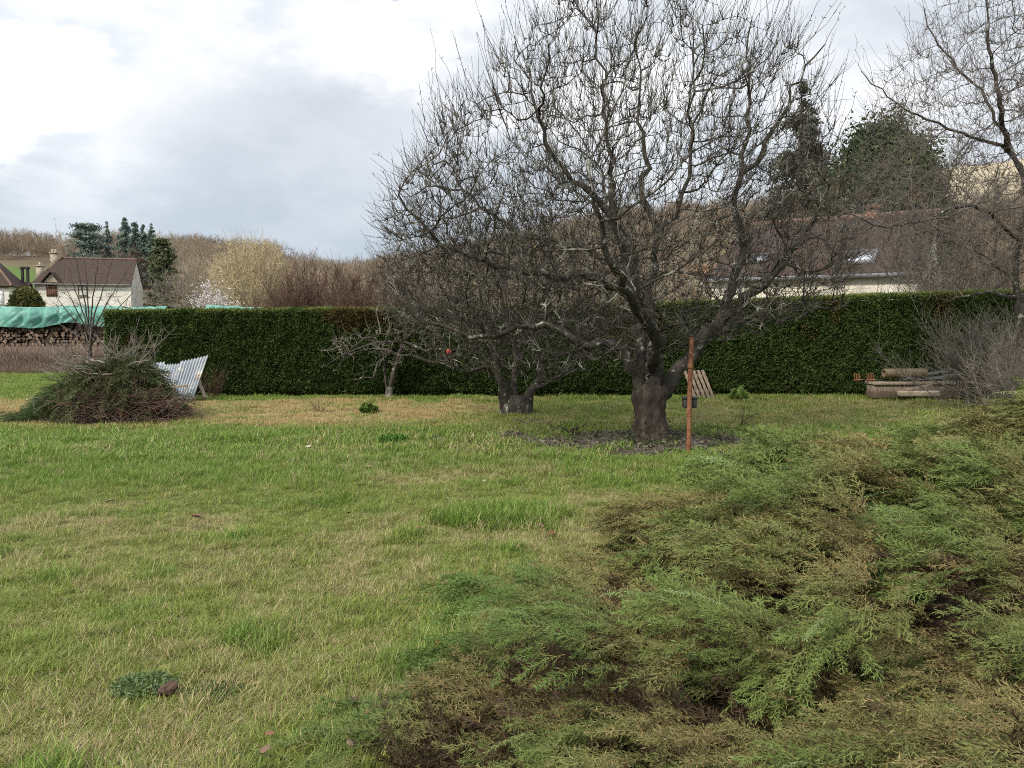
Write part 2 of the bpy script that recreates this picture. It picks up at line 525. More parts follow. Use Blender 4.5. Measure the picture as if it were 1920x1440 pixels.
def orchard_tree(name, label, base, trunk, limbs, A, bark, bark2, twig, step=.11, infl=.9, kill=.17, tip=.004, jit=.34, trop=(0, 0, .14),
                 n_twig=2.0, whip=(.25, .7), whip_up=.9, gnarl=.022, cat='tree', spur=1.0, ex=2.3, twigL=(.08, .32), limb_sides=8, twig_up=.35, twig_own=.0, twig_rand=1.0):
    """trunk and limbs are lists of (x,y,z,r); the fine crown is grown from them into the attractors A"""
    root = thing(name, label, cat, base)
    nodes, par, skip, rad0 = [], [], [], []
    limb_chain = []
    tr = resample(trunk, .035)
    for i, q in enumerate(tr):
        nodes.append(q[:3]); par.append(i - 1); rad0.append(q[3])
    limb_chain.append(list(range(len(tr))))
    for L in limbs:
        q = resample(L, step)
        q[2:, :3] += (np.cumsum(rng.normal(size=(len(q) - 2, 3)) * gnarl, 0) * .10 + rng.normal(size=(len(q) - 2, 3)) * gnarl)
        d = np.linalg.norm(np.array(nodes) - q[0, :3], axis=1); pj = int(d.argmin())
        ch = [pj]
        for i, s in enumerate(q[1:]):
            par.append(ch[-1]); nodes.append(s[:3]); rad0.append(s[3]); ch.append(len(nodes) - 1)
        limb_chain.append(ch)
    ns = len(nodes)
    P, par = grow(np.array(nodes), par, A, step, infl, kill, jit=jit, trop=trop)
    r = pipe_radii(par, tip, ex)
    r[:ns] = np.array(rad0)
    # side branches must not be thicker than the limb they leave
    for i in range(ns, len(P)):
        r[i] = min(r[i], r[par[i]] * .92)
    skip = np.zeros(len(P), bool); skip[:ns] = True
    # parts: trunk, limbs, crown
    g = Geo(); c = limb_chain[0]
    tubes(g, P[c], r[c], np.zeros(len(c)), 44, knob=.13)
    g.build('trunk', bark2, root, base, True, False)
    for ch in limb_chain[1:]:
        g = Geo(); rr = r[ch].copy(); rr[0] = rr[1]
        tubes(g, P[ch], rr, np.zeros(len(ch)), limb_sides, knob=.16)
        g.build('limb', bark, root, base, True, False)
    g = Geo()
    cs = chains(par, r, skip)
    for lo, hi, sd in ((.018, 9, 6), (.008, .018, 4), (0, .008, 3)):
        sel = [q for q in cs if lo <= r[q[1]] < hi]
        if not sel: continue
        idx = np.concatenate([np.array(q) for q in sel]); cid = np.repeat(np.arange(len(sel)), [len(q) for q in sel])
        rr = r[idx].copy()
        first = np.concatenate([[True], cid[1:] != cid[:-1]]); rr[first] = rr[np.nonzero(first)[0] + 1]
        tubes(g, P[idx], rr, cid, sd, knob=.12 if sd > 3 else 0)
    # fine twigs all over the thin wood
    thin = np.nonzero((r < .02) & ~skip)[0]
    cc = P[ns:].mean(0) if len(P) > ns else P.mean(0)
    if len(thin):
        k = rng.choice(thin, int(len(thin) * n_twig))
        out = nrm(P[k] - cc)
        own = nrm(P[k] - P[par[k]])
        d = nrm(rng.normal(size=(len(k), 3)) * twig_rand + out * .55 + own * twig_own + np.array([0, 0, twig_up]))
        L = rng.uniform(*twigL, len(k))
        X, Rr, ci = side_twigs(P[k], d, L, np.full(len(k), tip * .8), 4)
        tubes(g, X, Rr, ci, 3)
        # spurs (buds) on the thin wood
        k = rng.choice(thin, int(len(thin) * spur))
        d = nrm(rng.normal(size=(len(k), 3)) + np.array([0, 0, .4]))
        X, Rr, ci = side_twigs(P[k], d, rng.uniform(.025, .085, len(k)), np.full(len(k), tip * 1.45), 2)
        tubes(g, X, Rr, ci, 3)
    # whips from the tips
    haschild = np.zeros(len(P), bool); haschild[par[par >= 0]] = True
    tips = np.nonzero(~haschild)[0]
    if len(tips):
        out = nrm(P[tips] - cc)
        own = nrm(P[tips] - P[par[tips]])
        hgt = ss(out[:, 2], -.3, .9)
        d = nrm(out * .35 + own * .6 + np.array([0, 0, 1]) * (whip_up * (.15 + hgt))[:, None] + rng.normal(size=out.shape) * .22)
        L = rng.uniform(*whip, len(tips)) * (.35 + .9 * hgt)
        X, Rr, ci = side_twigs(P[tips], d, L, np.full(len(tips), tip), 6, up=.25, curl=.1)
        tubes(g, X, Rr, ci, 3)
        # buds along the whips
        W = X.reshape(len(tips), 6, 3)
        nb = 4
        ii = np.repeat(np.arange(len(tips)), nb); tt = rng.uniform(.1, 4.9, len(ii)); i0 = tt.astype(int); f = (tt - i0)[:, None]
        pb = W[ii, i0] * (1 - f) + W[ii, i0 + 1] * f
        d = nrm(rng.normal(size=(len(ii), 3)) + np.array([0, 0, .8]))
        X, Rr, ci = side_twigs(pb, d, rng.uniform(.015, .05, len(ii)), np.full(len(ii), tip * 1.1), 2)
        tubes(g, X, Rr, ci, 3)
    g.build('crown', twig, root, base, False, False)
    return root


def pl(D, pts, r0, r1, ex=1.0):
    """polyline of photo pixels (u, v, depth offset) -> (x,y,z,r)"""
    n = len(pts); out = []
    for i, q in enumerate(pts):
        dy = q[2] if len(q) > 2 else 0
        t = (i / (n - 1)) ** ex
        out.append((*px(q[0], q[1], D + dy), r0 + (r1 - r0) * t))
    return out


# ------------------------------------------------------------------ ground
def gz(x, y):
    p = np.stack([np.asarray(x, float), np.asarray(y, float)], -1)
    near = ss(np.hypot(p[..., 0], p[..., 1]), 60, 25)
    return ((vn(p, .5, 11, 3) - .5) * .10 + (vn(p, 2.6, 5, 2) - .5) * .035) * near


TRUNK_A = gp(1222, 826)


def lawn(x, y):
    """what grows where: dry share, tan band, leaf litter, lushness, tall bright tuft"""
    p = np.stack([x, y], -1)
    u, v = uv_of(x, y)
    n1 = vn(p, .55, 21, 3); n2 = vn(p, 1.7, 31, 3); n3 = vn(p, 5.0, 41, 2)
    n = .45 * n1 + .35 * n2 + .2 * n3
    dry = ss(n, .40, .66) * .56 + .07
    wv = (n2 - .5) * 26 + (n1 - .5) * 22
    vv = v + wv
    band = ss(vv, 796, 812) * ss(vv, 925, 885)            # green band
    dry = dry * (1 - .55 * band) + band * .22 * ss(n3, .5, .75)
    tan = ss(vv, 748, 758) * ss(vv, 806, 794) * (.45 + .55 * ss(u, 1000, 800)) * ss(u, 1700, 1450)
    tan = tan * (.55 + .45 * ss(n2, .36, .58))
    fringe = ss(vv, 756, 748)
    dry = np.maximum(dry * (1 - fringe * .7), tan * .95)
    lx, ly = (x - (TRUNK_A[0] - .25)) / 2.55, (y - (TRUNK_A[1] - .15)) / 1.45
    lit = ss(np.sqrt(lx ** 2 + ly ** 2) + (n2 - .5) * 1.3 + (n3 - .5) * .5, 1.08, .55)
    t1 = gp(945, 968)
    tuft = ss(np.hypot((x - t1[0]) / .75, (y - t1[1]) / .55) + (n3 - .5) * .6, 1.0, .55)
    dry = dry * (1 - .8 * tuft)
    # soil showing at the edge of the juniper, bottom of the picture
    tu2 = ss(vn(p, 2.4, 87, 2), .66, .78) * (1 - tan)
    dry = dry * (1 - .7 * tu2)
    lush = np.clip(tu2 * .7 + band * .7 + tuft + fringe * .4 + (1 - n1) * .3, 0, 1)
    bare = ss(vn(p, 3.1, 77, 2), .70, .80) * .5
    return dry, tan, lit, lush, tuft, bare


def build_ground():
    def axis(lo, hi, step, far):
        a = list(np.arange(lo, hi + 1e-6, step)); s = step
        while a[-1] < far: s *= 1.35; a.append(a[-1] + s)
        s = step
        while a[0] > -far if lo < 0 else False: s *= 1.35; a.insert(0, a[0] - s)
        return np.array(a)
    xs = axis(-16, 14, .14, 3000); ys = axis(-4, 34, .14, 3000); ys = np.concatenate([[-3000, -400, -60, -12], ys])
    X, Y = np.meshgrid(xs, ys)
    x, y = X.ravel(), Y.ravel()
    V = np.stack([x, y, gz(x, y)], -1)
    dry, tan, lit, lush, tuft, bare = lawn(x, y)
    green = np.array((.085, .105, .026)); straw = np.array((.20, .18, .085)); tanc = np.array((.26, .20, .095)); soil = np.array((.050, .036, .024))
    litc = np.array((.095, .082, .062))
    c = green + (straw - green) * dry[:, None]
    c = c + (tanc - c) * (tan * .7)[:, None]
    c = c + (litc - c) * lit[:, None]
    c = c + (soil - c) * (bare * .7)[:, None]
    nx, ny = len(xs), len(ys)
    i = np.arange((nx - 1) * (ny - 1)); r = i // (nx - 1); q = i % (nx - 1); a = r * nx + q
    g = Geo(); g.add(V, np.stack([a, a + 1, a + 1 + nx, a + nx], -1), None, c)
    o = g.build('ground', M['ground'], None, (0, 0, 0), True)
    tag(o, 'grassy garden ground with green and straw-coloured patches', 'ground', None, 'structure')


build_ground()


# ------------------------------------------------------------------ grass (one object, clumps set out on points)
def clump(seed, nb, rad, L0, L1, wid, lean0, lean1, lev=3):
    r = np.random.default_rng(seed)
    a = r.uniform(0, 6.283, nb); q = rad * np.sqrt(r.uniform(0, 1, nb))
    base = np.stack([q * np.cos(a), q * np.sin(a), np.full(nb, -.006)], -1)
    az = r.uniform(0, 6.283, nb); ln = r.uniform(lean0, lean1, nb); L = r.uniform(L0, L1, nb)
    d = np.stack([np.cos(az), np.sin(az), np.zeros(nb)], -1); s = np.stack([-np.sin(az), np.cos(az), np.zeros(nb)], -1)
    az2 = az + r.normal(0, .5, nb)
    d2 = np.stack([np.cos(az2), np.sin(az2), np.zeros(nb)], -1)
    W = wid * r.uniform(.7, 1.3, nb)
    droop = r.uniform(.1, .7, nb)
    V = []; bc = r.uniform(0, 1, nb)
    for k in range(lev):
        t = k / lev
        c = base + d * (np.sin(ln) * L * t)[:, None] + d2 * (droop * L * t * t * .5)[:, None] + np.array([0, 0, 1]) * (np.cos(ln) * L * t - droop * L * t * t * .28)[:, None]
        w = W * (1 - .55 * t)
        V += [c - s * w[:, None] / 2, c + s * w[:, None] / 2]
    t = 1
    V.append(base + d * (np.sin(ln) * L)[:, None] + d2 * (droop * L * .5)[:, None] + np.array([0, 0, 1]) * (np.cos(ln) * L - droop * L * .28)[:, None])
    m = 2 * lev + 1
    V = np.stack(V, 1)
    V[..., 2] = np.maximum(V[..., 2], -.004)
    o = np.arange(nb)[:, None] * m
    Q = np.concatenate([o + np.array([2 * k, 2 * k + 1, 2 * k + 3, 2 * k + 2]) for k in range(lev - 1)])
    T = o + np.array([2 * lev - 2, 2 * lev - 1, 2 * lev])
    col = np.repeat(np.stack([bc, r.uniform(0, 1, nb), L / L1], -1), m, 0)
    return V.reshape(-1, 3), Q, T, col


def mat_grass():
    m, nt, b = new_mat('grass_blades')
    N, L = nt.nodes.new, nt.links.new

    def attr(n, ty):
        a = N('ShaderNodeAttribute'); a.attribute_name = n; a.attribute_type = ty; return a
    bc = attr('Col', 'GEOMETRY'); dry = attr('dry', 'INSTANCER'); lush = attr('lush', 'INSTANCER'); hue = attr('hue', 'INSTANCER')
    sp = N('ShaderNodeSeparateColor'); L(bc.outputs['Color'], sp.inputs[0])

    def mix(f, a, b2):
        n = N('ShaderNodeMix'); n.data_type = 'RGBA'
        L(f, n.inputs[0])
        for s, v in ((6, a), (7, b2)):
            if isinstance(v, tuple): n.inputs[s].default_value = (*v, 1)
            else: L(v, n.inputs[s])
        return n.outputs[2]
    g1 = mix(sp.outputs[1], (.130, .182, .024), (.285, .325, .078))
    g2 = mix(sp.outputs[1], (.090, .180, .022), (.200, .295, .055))
    green = mix(lush.outputs['Fac'], g1, g2)
    s1 = mix(sp.outputs[1], (.25, .20, .085), (.50, .43, .25))
    straw = mix(hue.outputs['Fac'], s1, (.42, .31, .15))
    df = N('ShaderNodeMath'); df.operation = 'SUBTRACT'; L(dry.outputs['Fac'], df.inputs[0]); L(sp.outputs[0], df.inputs[1])
    st = N('ShaderNodeMapRange'); st.inputs[1].default_value = -.06; st.inputs[2].default_value = .06; L(df.outputs[0], st.inputs[0])
    col = mix(st.outputs[0], green, straw)
    L(col, b.inputs['Base Color']); b.inputs['Roughness'].default_value = .55; b.inputs['Specular IOR Level'].default_value = .25
    t = N('ShaderNodeBsdfTranslucent'); L(col, t.inputs[0])
    ms = N('ShaderNodeMixShader'); ms.inputs[0].default_value = .3
    L(b.outputs[0], ms.inputs[1]); L(t.outputs[0], ms.inputs[2]); L(ms.outputs[0], nt.nodes['Material Output'].inputs[0])
    return m


M['grass'] = mat_grass()


def instancer(name, coll, P, var, rot, scl, attrs, mat):
    """one object whose vertices carry copies of the meshes in coll (grass, far woods)"""
    me = bpy.data.meshes.new(name); me.vertices.add(len(P)); me.vertices.foreach_set('co', P.astype(np.float32).ravel())
    a = me.attributes.new('var', 'INT', 'POINT'); a.data.foreach_set('value', var.astype(np.int32))
    a = me.attributes.new('rot', 'FLOAT_VECTOR', 'POINT'); a.data.foreach_set('vector', rot.astype(np.float32).ravel())
    a = me.attributes.new('scl', 'FLOAT_VECTOR', 'POINT'); a.data.foreach_set('vector', scl.astype(np.float32).ravel())
    for k, v in attrs.items():
        a = me.attributes.new(k, 'FLOAT', 'POINT'); a.data.foreach_set('value', v.astype(np.float32))
    me.materials.append(mat)
    o = bpy.data.objects.new(name, me); C.objects.link(o)
    ng = bpy.data.node_groups.new(name + '_nodes', 'GeometryNodeTree')
    ng.interface.new_socket('Geometry', in_out='INPUT', socket_type='NodeSocketGeometry')
    ng.interface.new_socket('Geometry', in_out='OUTPUT', socket_type='NodeSocketGeometry')
    N, L = ng.nodes.new, ng.links.new
    gi = N('NodeGroupInput'); go = N('NodeGroupOutput')
    ci = N('GeometryNodeCollectionInfo'); ci.inputs['Collection'].default_value = coll
    ci.inputs['Separate Children'].default_value = True; ci.inputs['Reset Children'].default_value = True
    ip = N('GeometryNodeInstanceOnPoints'); ip.inputs['Pick Instance'].default_value = True

    def na(nm, ty):
        n = N('GeometryNodeInputNamedAttribute'); n.data_type = ty; n.inputs[0].default_value = nm
        return n.outputs[0]
    L(gi.outputs[0], ip.inputs['Points']); L(ci.outputs[0], ip.inputs['Instance'])
    L(na('var', 'INT'), ip.inputs['Instance Index'])
    e = N('FunctionNodeEulerToRotation'); L(na('rot', 'FLOAT_VECTOR'), e.inputs[0]); L(e.outputs[0], ip.inputs['Rotation'])
    L(na('scl', 'FLOAT_VECTOR'), ip.inputs['Scale'])
    L(ip.outputs[0], go.inputs[0])
    md = o.modifiers.new('set_out', 'NODES'); md.node_group = ng
    return o


def source_collection(name, geos, mat):
    co = bpy.data.collections.new(name)
    for i, g in enumerate(geos):
        o = g.build('%s_%02d' % (name, i), mat)
        C.objects.unlink(o); co.objects.link(o)
    return co


def juniper_edge():
    return np.array([(-.42, 2.2), (-.52, 2.6), (-.46, 3.0), (-.28, 3.45), (.12, 4.1), (.45, 4.75), (.62, 5.3), (.95, 5.95), (1.5, 6.4), (2.55, 6.9), (3.5, 7.5), (4.2, 8.5),
                     (5.2, 9.1), (6.4, 9.6), (8.5, 9.6), (10, 8.0), (10, 1.0), (7, .35), (3, .35), (1.1, .62), (.3, 1.35)])


JE = juniper_edge()


def poly_dist(x, y, poly):
    """signed distance (positive inside)"""
    p = np.stack([x, y], -1); n = len(poly)
    d = np.full(len(x), 1e9); inside = np.zeros(len(x), bool)
    for i in range(n):
        a, b = poly[i], poly[(i + 1) % n]
        e = b - a; w = p - a
        t = np.clip((w @ e) / (e @ e), 0, 1)
        d = np.minimum(d, np.linalg.norm(w - t[:, None] * e, axis=1))
        c = ((a[1] > y) != (b[1] > y)) & (x < (b[0] - a[0]) * (y - a[1]) / (b[1] - a[1] + 1e-12) + a[0])
        inside ^= c
    return np.where(inside, d, -d)


BRUSH = gp(172, 797)


def build_grass():
    geos = []
    for i in range(6): g = Geo(); V, Q, T, c = clump(100 + i, 46, .075, .030, .075, .0036, .3, 1.25); g.add(V, Q, T, c); geos.append(g)      # matted lawn
    for i in range(3): g = Geo(); V, Q, T, c = clump(200 + i, 40, .06, .05, .13, .0040, .1, .8); g.add(V, Q, T, c); geos.append(g)        # lush tufts
    for i in range(3): g = Geo(); V, Q, T, c = clump(300 + i, 34, .10, .04, .10, .0030, 1.0, 1.5); g.add(V, Q, T, c); geos.append(g)      # lying straw
    for i in range(4): g = Geo(); V, Q, T, c = clump(400 + i, 44, .15, .05, .11, .0090, .2, 1.2, 2); g.add(V, Q, T, c); geos.append(g)     # far lawn
    coll = source_collection('grass_clump', geos, M['grass'])
    P, VAR, SC, DR, LU, HU = [], [], [], [], [], []

    def scatter(y0, y1, dens, kind, xl=-1, ul=-60, ur=1980):
        n = int(dens * (y1 - y0) * 1.36 * (y0 + y1) / 2)
        yy = np.sqrt(rng.uniform(y0 ** 2, y1 ** 2, n)); uu = rng.uniform(ul, ur, n)
        xx = (uu - 960) / F * yy * 1.0
        return xx, yy

    def put(x, y, kind):
        dry, tan, lit, lush, tuft, bare = lawn(x, y)
        inj = poly_dist(x, y, JE)
        br = np.hypot((x - BRUSH[0]) / 1.25, (y - BRUSH[1] - .9) / 1.0)
        k = (inj < .12) & (br > 1) & (rng.uniform(size=len(x)) > lit * .975) & (rng.uniform(size=len(x)) > bare * .8)
        k &= ~((y > 18.0) & (x > -9.3))
        x, y = x[k], y[k]; dry, tan, lit, lush, tuft = dry[k], tan[k], lit[k], lush[k], tuft[k]
        n = len(x)
        if kind == 'near':
            r = rng.uniform(size=n)
            var = np.where(r < .62, rng.integers(0, 6, n), np.where(r < .62 + .30 * np.clip(lush + .1, 0, 1), rng.integers(6, 9, n), rng.integers(9, 12, n)))
            s = rng.uniform(.65, 1.15, n) * (.8 + .35 * lush + .35 * tuft)
        else:
            var = rng.integers(12, 16, n); s = rng.uniform(.55, 1.25, n) * (.62 + .35 * lush + .35 * ss(vn(np.stack([x, y], -1), 2.2, 93, 2), .5, .75))
        P.append(np.stack([x, y, gz(x, y)], -1)); VAR.append(var); SC.append(s)
        DR.append(np.clip(dry + rng.normal(size=n) * .13, 0, 1)); LU.append(np.clip(lush + rng.normal(size=n) * .18, 0, 1)); HU.append(np.clip(tan + rng.normal(size=n) * .15, 0, 1))
    for y0, y1, d in ((2.3, 4.2, 900), (4.2, 6.5, 560), (6.5, 9.5, 330)):
        put(*scatter(y0, y1, d, 0), 'near')
    for y0, y1, d in ((9.3, 13, 150), (13, 18.9, 90)):
        put(*scatter(y0, y1, d, 0), 'far')
    x, y = scatter(18.9, 34, 30, 0, ul=-80, ur=330); put(x, y, 'far')
    P = np.concatenate(P); n = len(P); s = np.concatenate(SC)
    rot = np.stack([rng.normal(0, .12, n), rng.normal(0, .12, n), rng.uniform(0, 6.283, n)], -1)
    scl = np.stack([s * rng.uniform(.9, 1.2, n), s * rng.uniform(.9, 1.2, n), s], -1)
    o = instancer('grass', coll, P, np.concatenate(VAR), rot, scl, {'dry': np.concatenate(DR), 'lush': np.concatenate(LU), 'hue': np.concatenate(HU)}, M['grass'])
    tag(o, 'short green lawn grass mixed with straw-coloured blades', 'grass', None, 'stuff')
    # the strip of tall dead grass in front of the woodpile
    geos = []
    for i in range(4): g = Geo(); V, Q, T, c = clump(500 + i, 26, .16, .45, .95, .014, .02, .35); g.add(V, Q, T, c); geos.append(g)
    coll = source_collection('tall_grass_clump', geos, M['grass_dead'])
    y = rng.uniform(26.5, 32.6, 5200); x = (rng.uniform(-140, 270, 5200) - 960) / F * y
    k = ~((y > 30) & (x > -9)); x, y = x[k], y[k]; n = len(x)
    s = rng.uniform(.7, 1.2, n) * ss(y, 25.5, 28.5)
    P = np.stack([x, y, gz(x, y)], -1)
    o = instancer('tall_dry_grass', coll, P, rng.integers(0, 4, n), np.stack([np.zeros(n), np.zeros(n), rng.uniform(0, 6.28, n)], -1), np.stack([s, s, s], -1),
                  {'dry': np.clip(.92 + rng.normal(size=n) * .1, 0, 1), 'lush': np.zeros(n), 'hue': np.clip(.6 + rng.normal(size=n) * .3, 0, 1)}, M['grass_dead'])
    tag(o, 'strip of tall dead brown grass before the tarpaulin-covered woodpile', 'tall grass', None, 'stuff')


def mat_dead():
    m, nt, b = new_mat('grass_dead')
    N, L = nt.nodes.new, nt.links.new
    a = N('ShaderNodeAttribute'); a.attribute_name = 'Col'
    h = N('ShaderNodeAttribute'); h.attribute_name = 'hue'; h.attribute_type = 'INSTANCER'
    sp = N('ShaderNodeSeparateColor'); L(a.outputs['Color'], sp.inputs[0])
    r = N('ShaderNodeMix'); r.data_type = 'RGBA'; L(sp.outputs[0], r.inputs[0]); r.inputs[6].default_value = (.15, .108, .088, 1); r.inputs[7].default_value = (.29, .225, .175, 1)
    r2 = N('ShaderNodeMix'); r2.data_type = 'RGBA'; L(h.outputs['Fac'], r2.inputs[0]); L(r.outputs[2], r2.inputs[6]); r2.inputs[7].default_value = (.215, .152, .12, 1)
    L(r2.outputs[2], b.inputs['Base Color']); b.inputs['Roughness'].default_value = .9
    return m


M['grass_dead'] = mat_dead()
build_grass()


# ------------------------------------------------------------------ hills and far woods
HU_ = np.array([-1400, -600, 0, 100, 300, 480, 560, 650, 760, 900, 1050, 1200, 1450, 1600, 1750, 1920, 2300, 3200])
HV_ = np.array([500, 486, 484, 488, 492, 502, 522, 540, 530, 498, 462, 442, 424, 380, 338, 318, 300, 320])


def hill_z(u, y):
    Yr = 330.0
    zr = (612 - np.interp(u, HU_, HV_)) / F * Yr + CAMZ
    return -0.6 + (zr + .6) * ss(y, 112, Yr) + (zr * .08) * ss(y, Yr, 600)


def build_hills():
    us = np.linspace(-1400, 3200, 240); ys = np.concatenate([np.linspace(110, 340, 60), np.linspace(350, 700, 14)])
    U, Y = np.meshgrid(us, ys); u, y = U.ravel(), Y.ravel()
    x = (u - 960) / F * y
    z = hill_z(u, y) + (vn(np.stack([x, y], -1), .03, 3, 3) - .5) * 3.0 * ss(y, 112, 150)
    wood = np.array((.12, .095, .06)); green = np.array((.075, .13, .028)); tan = np.array((.34, .29, .20))
    n = vn(np.stack([x, y], -1), .02, 9, 3)
    c = wood + np.zeros((len(u), 3))
    f = ss(u, 100, 60) * ss(u, -300, -200)
    f = f * ss(y, 260, 240)
    c = c + (green - c) * f[:, None]
    t = ss(u, 1640, 1720) * ss(y, 225, 245)
    c = c + (tan * (.75 + .5 * n[:, None]) - c) * t[:, None]
    nx, ny = len(us), len(ys)
    i = np.arange((nx - 1) * (ny - 1)); r = i // (nx - 1); q = i % (nx - 1); a = r * nx + q
    g = Geo(); g.add(np.stack([x, y, z], -1), np.stack([a, a + 1, a + 1 + nx, a + nx], -1), None, c)
    tag(g.build('hill', M['ground'], None, (0, 0, 0), True), 'wooded hill with a dry tan field behind the village', 'hill', None, 'structure')


build_hills()


def bare_crown(g, base, h, w, n_attr, step, tip, trunk_frac=.3, low=.7, ntw=1.6, r_trunk=None, twl=.12, ex=2.2, jit=.3, up=.3, stems=1):
    """a generic leafless tree: returns trunk chain separately"""
    base = np.array(base, float)
    c = base + np.array([0, 0, h * .58]); A = envelope(n_attr, c, (w / 2, w / 2, h * .42), low)
    nodes = []; par = []
    for s in range(stems):
        off = rng.normal(size=3) * np.array([w * .03, w * .03, 0]) * (stems > 1)
        k = max(3, int(h * trunk_frac / step))
        lean = rng.normal(size=3) * .08; lean[2] = 0
        for i in range(k):
            nodes.append(base + off + np.array([0, 0, 1]) * (i * step) + lean * i * step + (rng.normal(size=3) * step * .08 if i else 0)); par.append(-1 if i == 0 else len(nodes) - 2)
    P, par = grow(np.array(nodes), par, A, step, h, step * 1.5, iters=60, jit=jit, trop=(0, 0, up))
    r = pipe_radii(par, tip, ex)
    if r_trunk: r = r * min(1, r_trunk / r[0]) if r[0] > r_trunk else r; r = np.maximum(r, tip)
    skip = np.zeros(len(P), bool)
    cs = chains(par, r, skip)
    if not cs: return
    idx = np.concatenate([np.array(q) for q in cs]); cid = np.repeat(np.arange(len(cs)), [len(q) for q in cs])
    rr = r[idx].copy(); first = np.concatenate([[True], cid[1:] != cid[:-1]]); rr[first] = np.minimum(rr[first], rr[np.nonzero(first)[0] + 1] * 1.1)
    tubes(g, P[idx], rr, cid, 4)
    thin = np.nonzero(r < tip * 4)[0]
    k = rng.choice(thin, int(len(thin) * ntw))
    d = nrm(rng.normal(size=(len(k), 3)) + nrm(P[k] - c) * .6 + np.array([0, 0, .5]))
    X, Rr, ci = side_twigs(P[k], d, rng.uniform(.4, 1.2, len(k)) * twl * h, np.full(len(k), tip * .8), 3)
    tubes(g, X, Rr, ci, 3)


def build_woods():
    geos = []
    for i in range(7):
        g = Geo(); bare_crown(g, (0, 0, -.3), 10, [7, 8, 9, 6, 7.5, 5.5, 8.5][i], 260, .5, .035, .28, .8, 2.2, .22, .11); geos.append(g)
    coll = source_collection('bare_wood_tree', geos, M['twig_wood'])
    U, Y = [], []
    n = 2600
    u = rng.uniform(-700, 1660, n); y = 175 + (430 - 175) * rng.uniform(0, 1, n) ** .8
    k = ~((u < 110) & (u > -300) & (y < 262)) & ~((u < 600) & (y < 200)) & ~((u > 214) & (u < 304) & (y < 222))
    u, y = u[k], y[k]
    # a few trees along the top of the tan field
    u2 = rng.uniform(1640, 2400, 60); y2 = rng.uniform(325, 345, 60)
    u = np.concatenate([u, u2]); y = np.concatenate([y, y2])
    u3 = rng.uniform(1600, 2400, 420); y3 = rng.uniform(150, 232, 420)
    u = np.concatenate([u, u3]); y = np.concatenate([y, y3])
    x = (u - 960) / F * y
    P = np.stack([x, y, hill_z(u, y) - .4], -1); m = len(u)
    s = rng.uniform(.7, 1.2, m) * np.where(u > 1600, .6, 1)
    o = instancer('bare_woods', coll, P, rng.integers(0, 7, m), np.stack([np.zeros(m), np.zeros(m), rng.uniform(0, 6.28, m)], -1),
                  np.stack([s * rng.uniform(.85, 1.25, m), s * rng.uniform(.85, 1.25, m), s], -1), {}, M['twig_far'])
    tag(o, 'leafless grey-brown woods covering the distant hillside', 'woods', None, 'stuff')


build_woods()


def leaf_tris(g, Cn, size, col, up=.0, flat=None):
    """one randomly turned leaf-sized triangle per centre"""
    n = len(Cn)
    a = nrm(rng.normal(size=(n, 3)) + np.array([0, 0, up])); b = nrm(np.cross(a, rng.normal(size=(n, 3))))
    s = np.asarray(size) * rng.uniform(.6, 1.3, n)
    V = np.stack([Cn - b * (s * .35)[:, None], Cn + b * (s * .35)[:, None], Cn + a * s[:, None]], 1)
    col = np.asarray(col, float)
    if col.ndim == 1: col = np.tile(col, (n, 1))
    g.add(V.reshape(-1, 3), None, np.arange(3 * n).reshape(-1, 3), np.repeat(col, 3, 0))


